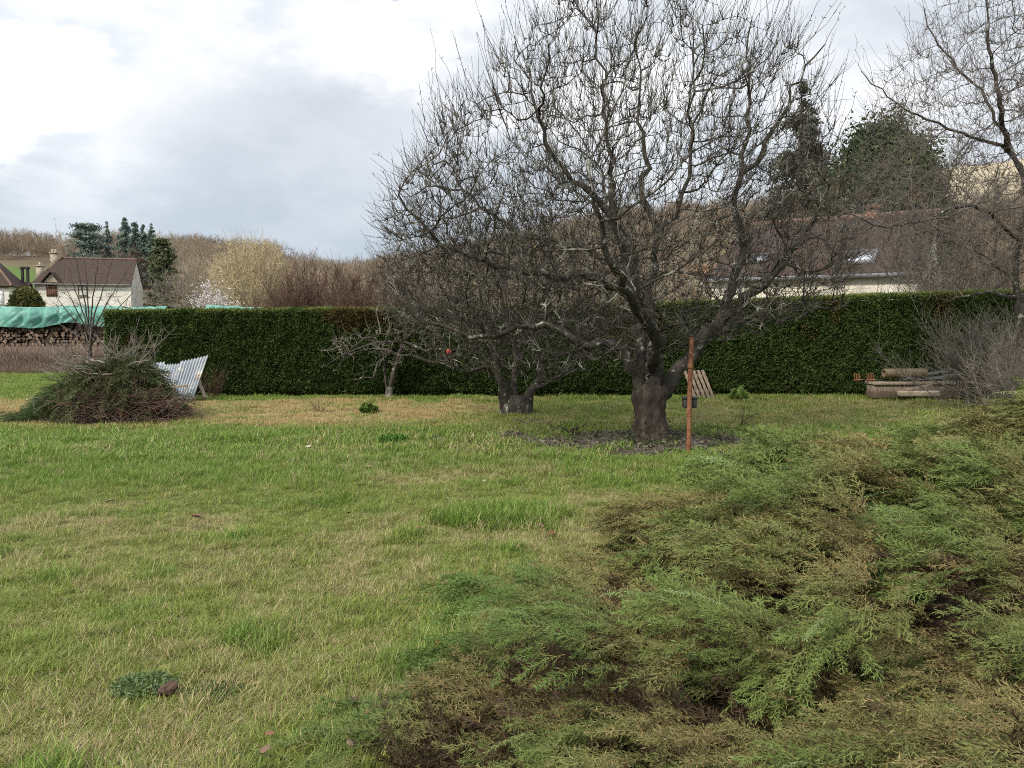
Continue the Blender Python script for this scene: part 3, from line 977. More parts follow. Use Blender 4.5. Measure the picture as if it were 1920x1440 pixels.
def conifer(name, label, u, v, D, h, w, col1, col2, shape='spruce', n=5000, leaf=.5, group=None, zbase=None):
    b = px(u, v, D)
    if zbase is not None: b[2] = zbase
    root = thing(name, label, 'tree', b, group)
    g = Geo(); tubes(g, np.array([[0, 0, -.5], [0, 0, h * .5], [0, 0, h * .97]]) + b, [w * .03 + .1, w * .02 + .06, .03], [0, 0, 0], 7)
    g.build('trunk', M['twig_dark'], root, b, True, False)
    g = Geo(); lsz = None
    if shape == 'spruce':
        nb = 110
        t = rng.uniform(.06, 1, nb) ** .9; az = rng.uniform(0, 6.283, nb)
        Lb = (1 - t) ** .85 * w / 2 * rng.uniform(.65, 1.15, nb) + .012 * w
        s = rng.uniform(0, 1, (nb, n // nb)) ** .6; lsz = np.repeat(.35 + .65 * (1 - t) ** .6, n // nb)
        x = np.cos(az)[:, None] * Lb[:, None] * s; y = np.sin(az)[:, None] * Lb[:, None] * s
        z = (t * h)[:, None] + Lb[:, None] * (.18 * s - .42 * s * s)
        Cn = np.stack([x, y, z], -1).reshape(-1, 3) + rng.normal(size=(nb * (n // nb), 3)) * w * .014
    elif shape == 'cedar':
        nb = 105
        t = rng.uniform(.08, .98, nb); az = rng.uniform(0, 6.283, nb)
        Lb = np.maximum(1 - t, .015) ** .6 * w / 2 * 1.1 * rng.uniform(.6, 1.2, nb)
        s = rng.uniform(.1, 1, (nb, n // nb)) ** .6
        sp = rng.normal(size=(nb, n // nb)) * .12 * w * s
        x = np.cos(az)[:, None] * Lb[:, None] * s - np.sin(az)[:, None] * sp; y = np.sin(az)[:, None] * Lb[:, None] * s + np.cos(az)[:, None] * sp
        z = (t * h)[:, None] + Lb[:, None] * .25 * s
        Cn = np.stack([x, y, z], -1).reshape(-1, 3) + rng.normal(size=(nb * (n // nb), 3)) * np.array([.02, .02, .012]) * w
    else:                       # dome of upright clumps
        nb = 300
        v0 = nrm(rng.normal(size=(nb, 3))); v0[:, 2] = np.abs(v0[:, 2]) * 1.2 - .2
        ce = v0 * np.array([w / 2, w / 2, h * .60]) * rng.uniform(.62, .96, (nb, 1)) + np.array([0, 0, h * .33])
        q = rng.normal(size=(nb, n // nb, 3)) * np.array([.06, .06, .07]) * w
        Cn = (ce[:, None, :] + q).reshape(-1, 3)
        Cn = Cn[Cn[:, 2] > .02 * h]
    m = vn(Cn, 4.0 / w * 2, 4, 3)[:, None] * .7 + rng.uniform(0, .3, (len(Cn), 1))
    col = np.array(col1) + (np.array(col2) - np.array(col1)) * ss(m, .25, .75)
    leaf_tris(g, Cn + b, np.full(len(Cn), leaf) * (1 if lsz is None else lsz), col, up=.5 if shape == 'dome' else -.1)
    g.build('crown', M['needle'], root, b)
    return root


def fan_shrub(name, label, base, h, w, nst, mat, r0=.02, ntw=40, cat='shrub', group=None, twl=.22, dep=None, spread=1.0, parts=True, extra=None):
    """many-stemmed leafless bush"""
    base = np.array(base, float)
    root = thing(name, label, cat, base, group)
    g = Geo()
    az = rng.uniform(0, 6.283, nst); q = np.sqrt(rng.uniform(0, 1, nst))
    d = np.stack([np.cos(az) * q * w / 2 * spread, np.sin(az) * q * (dep or w) / 2 * spread, h * np.sqrt(np.maximum(1 - .75 * q ** 2, .05)) * rng.uniform(.7, 1.02, nst)], -1)
    st = np.stack([rng.normal(size=nst) * w * .10, rng.normal(size=nst) * (dep or w) * .10, np.full(nst, -.05)], -1)
    k = 8; t = np.linspace(0, 1, k)[None, :, None]
    X = base + st[:, None, :] + d[:, None, :] * np.concatenate([t ** 1.25, t ** 1.25, t ** .9], -1) + np.cumsum(rng.normal(size=(nst, k, 3)) * h * .012, 1)
    tubes(g, X.reshape(-1, 3), (r0 * np.linspace(1, .3, k)[None, :] * rng.uniform(.6, 1.2, (nst, 1))).ravel(), np.repeat(np.arange(nst), k), 4)
    if parts:
        g.build('stems', mat, root, base, False, False); g = Geo()
    m = nst * ntw
    i = rng.integers(0, nst, m); tt = rng.uniform(1.2, k - 1.01, m); i0 = tt.astype(int); f = (tt - i0)[:, None]
    p = X[i, i0] * (1 - f) + X[i, i0 + 1] * f
    dd = nrm(nrm(X[i, i0 + 1] - X[i, i0]) * .7 + rng.normal(size=(m, 3)) * .75 + np.array([0, 0, .25]))
    T, Rr, ci = side_twigs(p, dd, rng.uniform(.3, 1, m) * twl * h, np.full(m, r0 * .3), 3)
    tubes(g, T, Rr, ci, 3)
    g.build('twigs', mat, root, base, False, False)
    if extra: extra(root, base, T)
    return root


def lone_tree(name, label, u, v, D, h, w, mat, n=700, step=.35, tip=.02, zbase=0.0, group=None, trunk_mat=None, cat='tree', **kw):
    b = px(u, v, D); b[2] = zbase
    root = thing(name, label, cat, b, group)
    g = Geo(); bare_crown(g, b, h, w, n, step, tip, **kw)
    g.build('crown', mat, root, b, False, False)
    g = Geo(); tubes(g, b + np.array([[0, 0, -.3], [0.03, 0, h * .12], [0, .02, h * .3]]), [h * .022, h * .018, h * .014], [0, 0, 0], 8, knob=.1)
    g.build('trunk', trunk_mat or mat, root, b, True, False)
    return root


def build_background():
    hz = lambda u, y: float(hill_z(np.array([float(u)]), np.array([float(y)]))[0])
    cg1, cg2 = (.085, .115, .108), (.21, .27, .235)  # far greens lightened in the colour for haze
    tp = lambda v, D, z0: (612 - v) / F * D + CAMZ - z0
    conifer('cedar_tree', 'broad blue-green cedar behind the white house roof', 168, 560, 135, tp(419, 135, hz(168, 135)), 11, cg1, cg2, 'cedar', 14000, .45, zbase=hz(168, 135))
    conifer('spruce_tree', 'slim blue-green conifer touching the right side of the broad cedar', 206, 560, 138, tp(417, 138, hz(206, 138)), 6.5, cg1, cg2, 'spruce', 8000, .42, zbase=hz(206, 138))
    for i, (u, top, w, lb) in enumerate(((239, 413, 8.0, 'dark spruce on the hill, widest and tallest of the skyline clump'), (257, 415, 6.5, 'dark spruce on the hill, second tallest of the skyline clump'),
                                         (273, 424, 5, 'small dark spruce on the hill between a tall spruce and the clump end'), (288, 423, 5.5, 'dark spruce at the right end of the skyline clump'))):
        z0 = hz(u, 205); h = (612 - top) / F * 205 + CAMZ - z0
        conifer('spruce_tree', lb, u, 560, 205, h, w * 1.6, (.08, .12, .105), (.18, .25, .205), 'spruce', 9000, .55, 'dark spruces on the skyline', zbase=z0)  # spruce greens carry the haze in their colour too
    conifer('pine_tree', 'dark green pine with a ragged crown, right of the white house', 308, 600, 118, tp(446, 118, hz(308, 118)), 6.4, (.045, .058, .03), (.14, .16, .08), 'cedar', 10000, .42, zbase=hz(308, 118))
    for u, lb in ((262, 'thin pale birch nearest the pine'), (247, 'thin pale birch with reddish twigs behind the white house gable'), (232, 'thin pale birch close to the cedar')):
        z0 = hz(u, 150)
        lone_tree('birch_tree', lb, u, 600, 150, 14.5, 4.2, M['twig_red'], 260, .5, .03, z0, 'birches above the white house', M['birch'], ntw=2.5, trunk_frac=.55)
    # the sunlit tan tree and its neighbours
    lone_tree('bare_tree', 'large rounded pale tan leafless tree lit by the sun', 472, 600, 88, 11.2, 9.0, M['twig_tan'], 1700, .36, .028, 0, None, None, ntw=2.6, low=.9, trunk_frac=.2)
    lone_tree('bare_tree', 'grey-brown leafless tree between the pine and the tan tree', 385, 600, 105, 10.6, 8.5, M['twig_far'], 900, .4, .025, 0, None, M['twig_dark'], ntw=2.6, low=.9)
    lone_tree('bare_tree', 'dull brown leafless tree left of the blossoming shrub', 330, 600, 90, 7.5, 7.0, M['twig_grey'], 700, .36, .02, 0, None, M['twig_dark'], ntw=2.4, low=.95, trunk_frac=.15)
    lone_tree('bare_tree', 'brown leafless tree behind the low red-brown bushes', 590, 600, 100, 8.6, 9, M['twig_far'], 900, .4, .024, 0, None, M['twig_dark'], ntw=2.6, low=.95, trunk_frac=.2)

    def blossom(root, base, T):
        g = Geo(); k = rng.choice(len(T), 9000)
        leaf_tris(g, T[k] + rng.normal(size=(len(k), 3)) * .06, np.full(len(k), .12), np.array((.78, .72, .73)) * rng.uniform(.75, 1.05, (len(k), 1)))
        g.build('blossom', M['leaf'], root, base)
    b = px(400, 600, 70); b[2] = 0
    fan_shrub('blossoming_shrub', 'rounded shrub covered in pale pinkish-white blossom', b, 5.6, 4.2, 40, M['twig_grey'], .03, 26, extra=blossom)
    # red-brown bushes behind the hedge
    for i, (u, D, h, w, lb) in enumerate(((548, 34, 4.4, 3.6, 'red-brown leafless bush behind the hedge, beside the tan tree'),
                                          (612, 36, 4.5, 4.2, 'dense red-brown leafless bush, second along the hedge from the tan tree'),
                                          (678, 33, 4.2, 3.8, 'dark brown leafless bush just left of the big apple crown'),
                                          (500, 44, 3.4, 3.4, 'low red-brown bush under the tan tree'))):
        b = px(u, 640, D); b[2] = 0
        fan_shrub('bare_bush', lb, b, h, w, 60, M['twig_red'], .028, 46, group='red-brown bushes behind the hedge')
    for i, (u, D, h, w, mt, lb) in enumerate(((745, 40, 5.0, 5, 'twig_red', 'brown leafless bush behind the left edge of the apple crown'),
                                              (840, 44, 5.6, 6, 'twig_far', 'grey-brown leafless bush behind the hedge, above the multi-stemmed tree'),
                                              (950, 46, 6.6, 6.5, 'twig_far', 'tall grey-brown bush behind the middle of the apple crown'),
                                              (1060, 50, 8.0, 7, 'twig_far', 'tall leafless bush seen through the apple crown, left of its trunk'),
                                              (1180, 48, 7.6, 6.5, 'twig_far', 'tall leafless bush seen through the apple crown, above its trunk'),
                                              (1290, 55, 8.6, 7, 'twig_far', 'tall leafless bush seen through the apple crown, above the rusty pole'),
                                              (1385, 52, 7.8, 6, 'twig_tan', 'yellowish leafless bush behind the left end of the tiled roof'))):
        b = px(u, 640, D); b[2] = 0
        fan_shrub('bare_bush', lb, b, h, w, 60, M[mt], .035, 42, group='bushes seen through the apple crown')
    # evergreens behind the tiled roof
    conifer('cypress_tree', 'tall narrow dark conifer left of the dome-shaped evergreen', 1492, 600, 52, 17.2, 11.0, (.065, .070, .054), (.15, .15, .115), 'spruce', 24000, .34, zbase=0)
    conifer('evergreen_tree', 'dark green dome-shaped evergreen behind the tiled roof', 1640, 600, 46, 14.4, 7.8, (.030, .045, .022), (.09, .12, .055), 'dome', 110000, .24, zbase=0)
    lone_tree('bare_tree', 'reddish twiggy leafless tree standing in front of the tiled roof', 1528, 600, 22.6, 6.3, 2.7, M['twig_red'], 380, .24, .0075, 0, None, M['twig_dark'], ntw=2.6, low=.9)
    lone_tree('bare_tree', 'dull leafless tree in front of the right end of the tiled roof', 1795, 600, 22.4, 6.1, 3.8, M['twig_dark'], 520, .24, .0075, 0, None, M['twig_dark'], ntw=2.6, low=.95)
    for u, D, h, w, lb in ((1752, 21.6, 4.4, 2.5, 'grey leafless bush standing against the right end of the tiled roof'), (1840, 25, 4.6, 3.4, 'tangled grey-brown bush behind the hedge end, under the right-hand tree')):
        b = px(u, 640, D); b[2] = 0
        fan_shrub('bare_bush', lb, b, h, w, 60, M['twig_grey'] if u < 1800 else M['twig_dark'], .018, 46, group='bushes by the right-hand house')
    # a rounded evergreen bush before the far left house
    b = px(52, 640, 70); b[2] = 0
    root = thing('evergreen_bush', 'rounded olive-green evergreen bush before the far left house', 'bush', b)
    g = Geo(); Cn = b + envelope(7000, (0, 0, 2.5), (1.6, 1.4, 2.6), .95, .55); m = vn(Cn, 1.8, 6, 2)[:, None]
    leaf_tris(g, Cn, np.full(len(Cn), .26), np.array((.045, .060, .018)) + (np.array((.15, .14, .04)) - np.array((.045, .060, .018))) * ss(m, .3, .75))
    g.build('foliage', M['leaf'], root, b)
    g = Geo(); tubes(g, b + np.array([[0, 0, -.1], [0, 0, 1.4]]), [.12, .08], [0, 0], 6); g.build('trunk', M['twig_dark'], root, b, True, False)


build_background()


# ------------------------------------------------------------------ houses
def slab_obj(name, polys, thick, mat, parent):
    """roof slopes: each poly is a list of corners (eave edge first); UV in metres along the eave and up the slope"""
    vs, fs, uvs = [], [], []
    for poly in polys:
        P = np.array(poly, float); n = len(P)
        e = nrm(P[1] - P[0]); no = nrm(np.cross(P[1] - P[0], P[2] - P[1])); up = np.cross(no, e)
        b = len(vs)
        for p in P: vs.append(p)
        for p in P: vs.append(p - no * thick)
        loc = [((p - P[0]) @ e, (p - P[0]) @ up) for p in P]
        fs.append(list(range(b, b + n))); uvs += loc
        fs.append([b + n + i for i in range(n)][::-1]); uvs += loc[::-1]
        for i in range(n):
            j = (i + 1) % n
            fs.append([b + i, b + n + i, b + n + j, b + j]); uvs += [(0, 0), (0, thick), (.2, thick), (.2, 0)]
    me = bpy.data.meshes.new(name); me.from_pydata([tuple(v) for v in vs], [], fs)
    uvl = me.uv_layers.new(name='UVMap')
    for i, q in enumerate(uvs): uvl.data[i].uv = q
    me.materials.append(mat)
    o = bpy.data.objects.new(name, me); C.objects.link(o); o.parent = parent
    return o


class Frame:
    """local house frame: a along the front wall from its left corner, b to the back, z up; objects go under an empty with that rotation"""
    def __init__(s, name, label, cat, corner, ang, zb=0.0):
        s.root = thing(name, label, cat, (corner[0], corner[1], zb)); s.root.rotation_euler = (0, 0, ang)


def walls_mesh(fr, W, Dp, ze, zr, mat, hipL=False, hipR=False, mid=None):
    mid = Dp / 2 if mid is None else mid
    V = [(0, 0, -1), (W, 0, -1), (W, Dp, -1), (0, Dp, -1), (0, 0, ze), (W, 0, ze), (W, Dp, ze), (0, Dp, ze)]
    Fc = [(0, 1, 5, 4), (2, 3, 7, 6)]
    if hipR: Fc.append((1, 2, 6, 5))
    else: V.append((W, mid, zr)); Fc.append((1, 2, 6, len(V) - 1, 5))
    if hipL: Fc.append((3, 0, 4, 7))
    else: V.append((0, mid, zr)); Fc.append((3, 0, 4, len(V) - 1, 7))
    me = bpy.data.meshes.new('wall'); me.from_pydata(V, [], Fc); me.materials.append(mat)
    o = bpy.data.objects.new('wall', me); C.objects.link(o); o.parent = fr.root
    return o


def window(fr, a, z, w, h, shutters=None, b=-.02, closed=False, frame_mat='pvc'):
    if closed:
        g = Geo()
        n = 6
        for i in range(n): g.box((a - w / 2 + w * (i + .5) / n, b - .03, z + h / 2), (w / n * .92, .05, h))
        for zz in (.2, .8): g.box((a, b - .07, z + h * zz), (w * .95, .03, .09))
        return g.build('shutter', M['shutter'], fr.root, None, False, False)
    g = Geo()
    for s in (-1, 1): g.box((a + s * (w / 2 - .035), b, z + h / 2), (.07, .08, h))
    for s in (0, 1): g.box((a, b, z + .035 + s * (h - .07)), (w - .14, .08, .07))
    g.box((a, b, z + h / 2), (.06, .07, h - .14)); g.box((a, b - .004, z + h * .6), (w - .14, .05, .035))
    f = g.build('window', M[frame_mat], fr.root, None, False, False)
    g = Geo(); g.box((a, b + .012, z + h / 2), (w - .14, .02, h - .14)); g.build('pane', M['glass'], f, None, False, False)
    g = Geo(); g.box((a, b - .07, z - .05), (w + .2, .18, .08)); g.build('sill', M['stone'], f, None, False, False)
    if shutters:
        for s in (-1, 1):
            g = Geo(); g.box((a + s * (w * .76 + .03), b - .03, z + h / 2), (w * .5, .05, h + .06))
            for zz in (.2, .8): g.box((a + s * (w * .76 + .03), b - .07, z + h * zz), (w * .46, .03, .09))
            g.build('shutter', M[shutters], fr.root, None, False, False)
    return f


def chimney(fr, a, b, z0, z1, wa, wb, mat, pots=1, parent=None):
    g = Geo(); g.box((a, b, (z0 + z1) / 2), (wa, wb, z1 - z0)); g.box((a, b, z1 + .05), (wa + .16, wb + .16, .12))
    for i in range(pots):
        x = a + (i - (pots - 1) / 2) * wa / max(1, pots) * .9
        tubes(g, np.array([[x, b, z1 + .1], [x, b, z1 + .5], [x, b, z1 + .52]]), [.13, .11, .0], [0, 0, 0], 9)
    return g.build('chimney', mat, parent or fr.root, None, False, False)


def left_house():
    phi = R(15.5)
    e = np.array((math.cos(phi), math.sin(phi))); W = 10.2; Dp = 7.6; ze, zr = 6.75, 9.75
    rc = np.array((-45.6, 95.0)); lc = rc - W * e
    fr = Frame('white_house', 'white two-storey house with brown tiled roof, gable greyed for its shade and a small dormer', 'house', lc, phi)
    walls_mesh(fr, W, Dp, ze, zr, M['white_wall'], hipL=True)
    sl = (zr - ze) / (Dp / 2); oh = .35; zo = ze - oh * sl
    m = Dp / 2; hx = 1.9
    t = .1
    roof = slab_obj('roof', [
        [(-oh, -oh, zo + t), (W + .12, -oh, zo + t), (W + .12, m, zr + t), (hx, m, zr + t)],
        [(W + .12, Dp + oh, zo + t), (-oh, Dp + oh, zo + t), (hx, m, zr + t), (W + .12, m, zr + t)],
        [(-oh, Dp + oh, zo + t), (-oh, -oh, zo + t), (hx, m, zr + t)]], .12, M['tile_far'], fr.root)
    g = Geo(); tubes(g, np.array([[hx, m, zr + t + .02], [W + .12, m, zr + t + .02]]), [.13, .13], [0, 0], 8); g.build('ridge_tiles', M['ridge'], roof, None, True, False)
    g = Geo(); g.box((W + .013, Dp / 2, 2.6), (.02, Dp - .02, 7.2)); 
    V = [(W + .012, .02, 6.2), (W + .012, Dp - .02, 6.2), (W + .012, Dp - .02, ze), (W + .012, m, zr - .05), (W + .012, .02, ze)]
    me = bpy.data.meshes.new('gable_shade'); k = len(V)  # grey overlay on the gable: the end wall's shade put into the colour
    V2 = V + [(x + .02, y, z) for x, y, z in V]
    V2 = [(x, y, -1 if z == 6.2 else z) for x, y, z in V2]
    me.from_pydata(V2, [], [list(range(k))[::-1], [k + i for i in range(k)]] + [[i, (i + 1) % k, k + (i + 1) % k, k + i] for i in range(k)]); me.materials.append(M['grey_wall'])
    o = bpy.data.objects.new('gable_shade', me); C.objects.link(o); o.parent = fr.root
    chimney(fr, 1.25, m - .3, zr - 1.6, zr + .6, .75, .6, M['stone'], 2)
    chimney(fr, .15, 1.7, ze + .3, zr - 1.1, .7, .6, M['stone'], 1)
    # dormer over the shuttered opening
    a = 1.75
    d = slab_obj('dormer', [[(a - 1.0, -oh - .02, ze - .05), (a - .0, -oh - .02, ze + 1.15), (a, 1.7, ze + 1.15), (a - 1.0, 1.0, ze - .0)][::-1],
                            [(a + 1.0, -oh - .02, ze - .05), (a, -oh - .02, ze + 1.15), (a, 1.7, ze + 1.15), (a + 1.0, 1.0, ze - .0)]], .1, M['tile_far'], fr.root)
    me = bpy.data.meshes.new('gable'); me.from_pydata([(a - .85, -.12, ze - .1), (a + .85, -.12, ze - .1), (a, -.12, ze + .95), (a - .85, .5, ze - .1), (a + .85, .5, ze - .1), (a, .5, ze + .95)], [],
                                                   [(0, 1, 2), (4, 3, 5), (0, 2, 5, 3), (1, 4, 5, 2), (0, 3, 4, 1)]); me.materials.append(M['stone'])
    o = bpy.data.objects.new('gable', me); C.objects.link(o); o.parent = d
    window(fr, 1.75, 5.1, 1.15, 1.35, closed=True)
    window(fr, 5.0, 5.2, .95, 1.2, b=.0, frame_mat='dark_opening')
    window(fr, 5.2, 2.2, 1.3, 1.5, 'shutter'); window(fr, 1.9, 2.2, 1.2, 1.5, 'shutter')
    g = Geo()
    tubes(g, np.array([[.1, -.12, zo], [.1, -.12, .1]]), [.06, .06], [0, 0], 8); g.build('downpipe', M['zinc'], fr.root, None, True, False)
    g = Geo()
    tubes(g, np.array([[-oh, -oh - .06, zo + .02], [W, -oh - .06, zo + .02]]), [.08, .08], [0, 0], 8); g.build('gutter', M['zinc'], roof, None, True, False)


left_house()


def far_left_house():
    fr = Frame('hip_roofed_house', 'house with a steep brown hipped roof and white shuttered window at the left edge', 'house', (-63.7, 80.7), R(17.5))
    W, Dp, ze, zr = 11.0, 6.4, 6.2, 9.9
    walls_mesh(fr, W, Dp, ze, zr, M['white_wall'], True, True)
    oh = .4; m = Dp / 2; h1 = 3.0; zo = ze - .35
    rf = slab_obj('roof', [[(-oh, -oh, zo), (W + oh, -oh, zo), (W - h1, m, zr), (h1, m, zr)], [(W + oh, Dp + oh, zo), (-oh, Dp + oh, zo), (h1, m, zr), (W - h1, m, zr)],
                           [(W + oh, -oh, zo), (W + oh, Dp + oh, zo), (W - h1, m, zr)], [(-oh, Dp + oh, zo), (-oh, -oh, zo), (h1, m, zr)]], .12, M['tile_far'], fr.root)
    g = Geo(); tubes(g, np.array([[W + oh, -oh, zo + .03], [W - h1, m, zr + .03]]), [.12, .12], [0, 0], 7); g.build('hip_tiles', M['ridge'], rf, None, True, False)
    g = Geo(); g.box((9.6, 1.55, 8.0), (.55, .75, .06)); o = g.build('skylight', M['glass'], rf, None, False, False); 
    o.location = (0, 0, 0)
    window(fr, 9.3, 3.6, 1.1, 1.7, 'pvc'); window(fr, 5.5, 3.6, 1.1, 1.7, 'pvc')
    g = Geo(); g.box((W / 2, -.03, 5.75), (W, .06, .3)); g.build('cornice', M['stone'], fr.root, None, False, False)
    # low wing with its own roof
    fr = Frame('outbuilding', 'low dark-roofed outbuilding between the two left houses', 'outbuilding', (-57.6, 87.5), R(6))
    walls_mesh(fr, 3.6, 2.4, 5.3, 6.4, M['grey_wall'])
    roof = slab_obj('roof', [[(-.3, -.3, 5.1), (3.8, -.3, 5.1), (3.8, 1.2, 6.55), (-.3, 1.2, 6.55)], [(3.8, 2.7, 5.1), (-.3, 2.7, 5.1), (-.3, 1.2, 6.55), (3.8, 1.2, 6.55)]], .1, M['tile_far'], fr.root)
    chimney(fr, 1.7, .7, 5.4, 7.3, .5, .5, M['stone'], 0)
    g = Geo()
    for dx in (0, .55): tubes(g, np.array([[2.9 + dx, 1.3, 6.2], [2.9 + dx, 1.3, 8.0]]), [.17, .17], [0, 0], 9); tubes(g, np.array([[2.9 + dx, 1.3, 8.0], [2.9 + dx, 1.3, 8.25]]), [.26, .26], [0, 0], 9)
    g.build('flue', M['iron_dark'], fr.root, None, True, False)
    window(fr, 2.0, 1.6, 1.0, 1.2)


far_left_house()


def right_house():
    th = R(33)
    e = np.array((math.cos(th), -math.sin(th))); W = 6.3; Dp = 8.4; ze, zr = 3.2, 5.35
    rc = np.array((12.1, 23.7)); lc = rc - W * e
    fr = Frame('tiled_house', 'low cream house with a brown tiled roof and skylights behind the hedge', 'house', lc, -th)
    walls_mesh(fr, W, Dp, ze, zr, M['cream_wall'])
    m = Dp / 2; sl = (zr - ze) / m; oh = .16; zo = ze - oh * sl; t = .12
    rf = slab_obj('roof', [[(-.15, -oh, zo + t), (W + .15, -oh, zo + t), (W + .15, m, zr + t), (-.15, m, zr + t)],
                           [(W + .15, Dp + oh, zo + t), (-.15, Dp + oh, zo + t), (-.15, m, zr + t), (W + .15, m, zr + t)]], .13, M['tile_brown'], fr.root)
    g = Geo(); tubes(g, np.array([[-.15, m, zr + t + .02], [W + .15, m, zr + t + .02]]), [.11, .11], [0, 0], 8); g.build('ridge_tiles', M['ridge'], rf, None, True, False)
    g = Geo(); tubes(g, np.array([[-.2, -oh - .07, zo + .03], [W + .2, -oh - .07, zo + .03]]), [.07, .07], [0, 0], 10); g.build('gutter', M['zinc'], rf, None, True, False)
    g = Geo(); tubes(g, np.array([[1.0, -oh - .06, zo], [1.0, -.1, zo - .35], [1.0, -.1, 0]]), [.045] * 3, [0] * 3, 8); g.build('downpipe', M['zinc'], fr.root, None, True, False)
    ux, uz = nrm(np.array([m, zr - ze]))
    for a, s, w, h in ((4.55, .95, .98, 1.0), (1.2, 1.25, .8, .7)):
        b0, z0 = s * ux, ze + t + s * uz
        rot = np.array([[1, 0, 0], [0, ux, -uz], [0, uz, ux]])
        c = np.array([a, b0, z0])
        no = rot @ np.array([0, 0, 1])
        g = Geo()
        for sx in (-1, 1): g.box(c + rot @ np.array([sx * (w / 2 - .045), 0, .05]), (.09, h, .12), rot)
        for sy in (-1, 1): g.box(c + rot @ np.array([0, sy * (h / 2 - .045), .048]), (w - .18, .09, .11), rot)
        sk = g.build('skylight', M['zinc'], rf, None, False, False)
        g = Geo(); g.box(c + no * .06, (w - .18, h - .18, .02), rot); g.build('pane', M['glass'], sk, None, False, False)
    chimney(fr, 4.35, m + .1, zr - .5, zr + .4, .40, .40, M['brick'], 0)
    window(fr, 4.6, .9, 1.1, 1.35, 'wood_weathered'); window(fr, 2.4, .9, 1.1, 1.35, 'wood_weathered')
    # distant house with an orange roof, glimpsed through the apple crown
    fr = Frame('orange_roofed_house', 'small white house with an orange tiled roof glimpsed through the apple crown', 'house', (19.4, 90), R(-20))
    walls_mesh(fr, 3.4, 5.0, 7.3, 8.7, M['white_wall'])
    slab_obj('roof', [[(-.3, -.3, 7.2), (3.6, -.3, 7.2), (3.6, 2.5, 8.8), (-.3, 2.5, 8.8)], [(3.6, 5.3, 7.2), (-.3, 5.3, 7.2), (-.3, 2.5, 8.8), (3.6, 2.5, 8.8)]], .12, M['tile_orange'], fr.root)
    window(fr, 1.8, 5.0, .9, 1.3)


right_house()


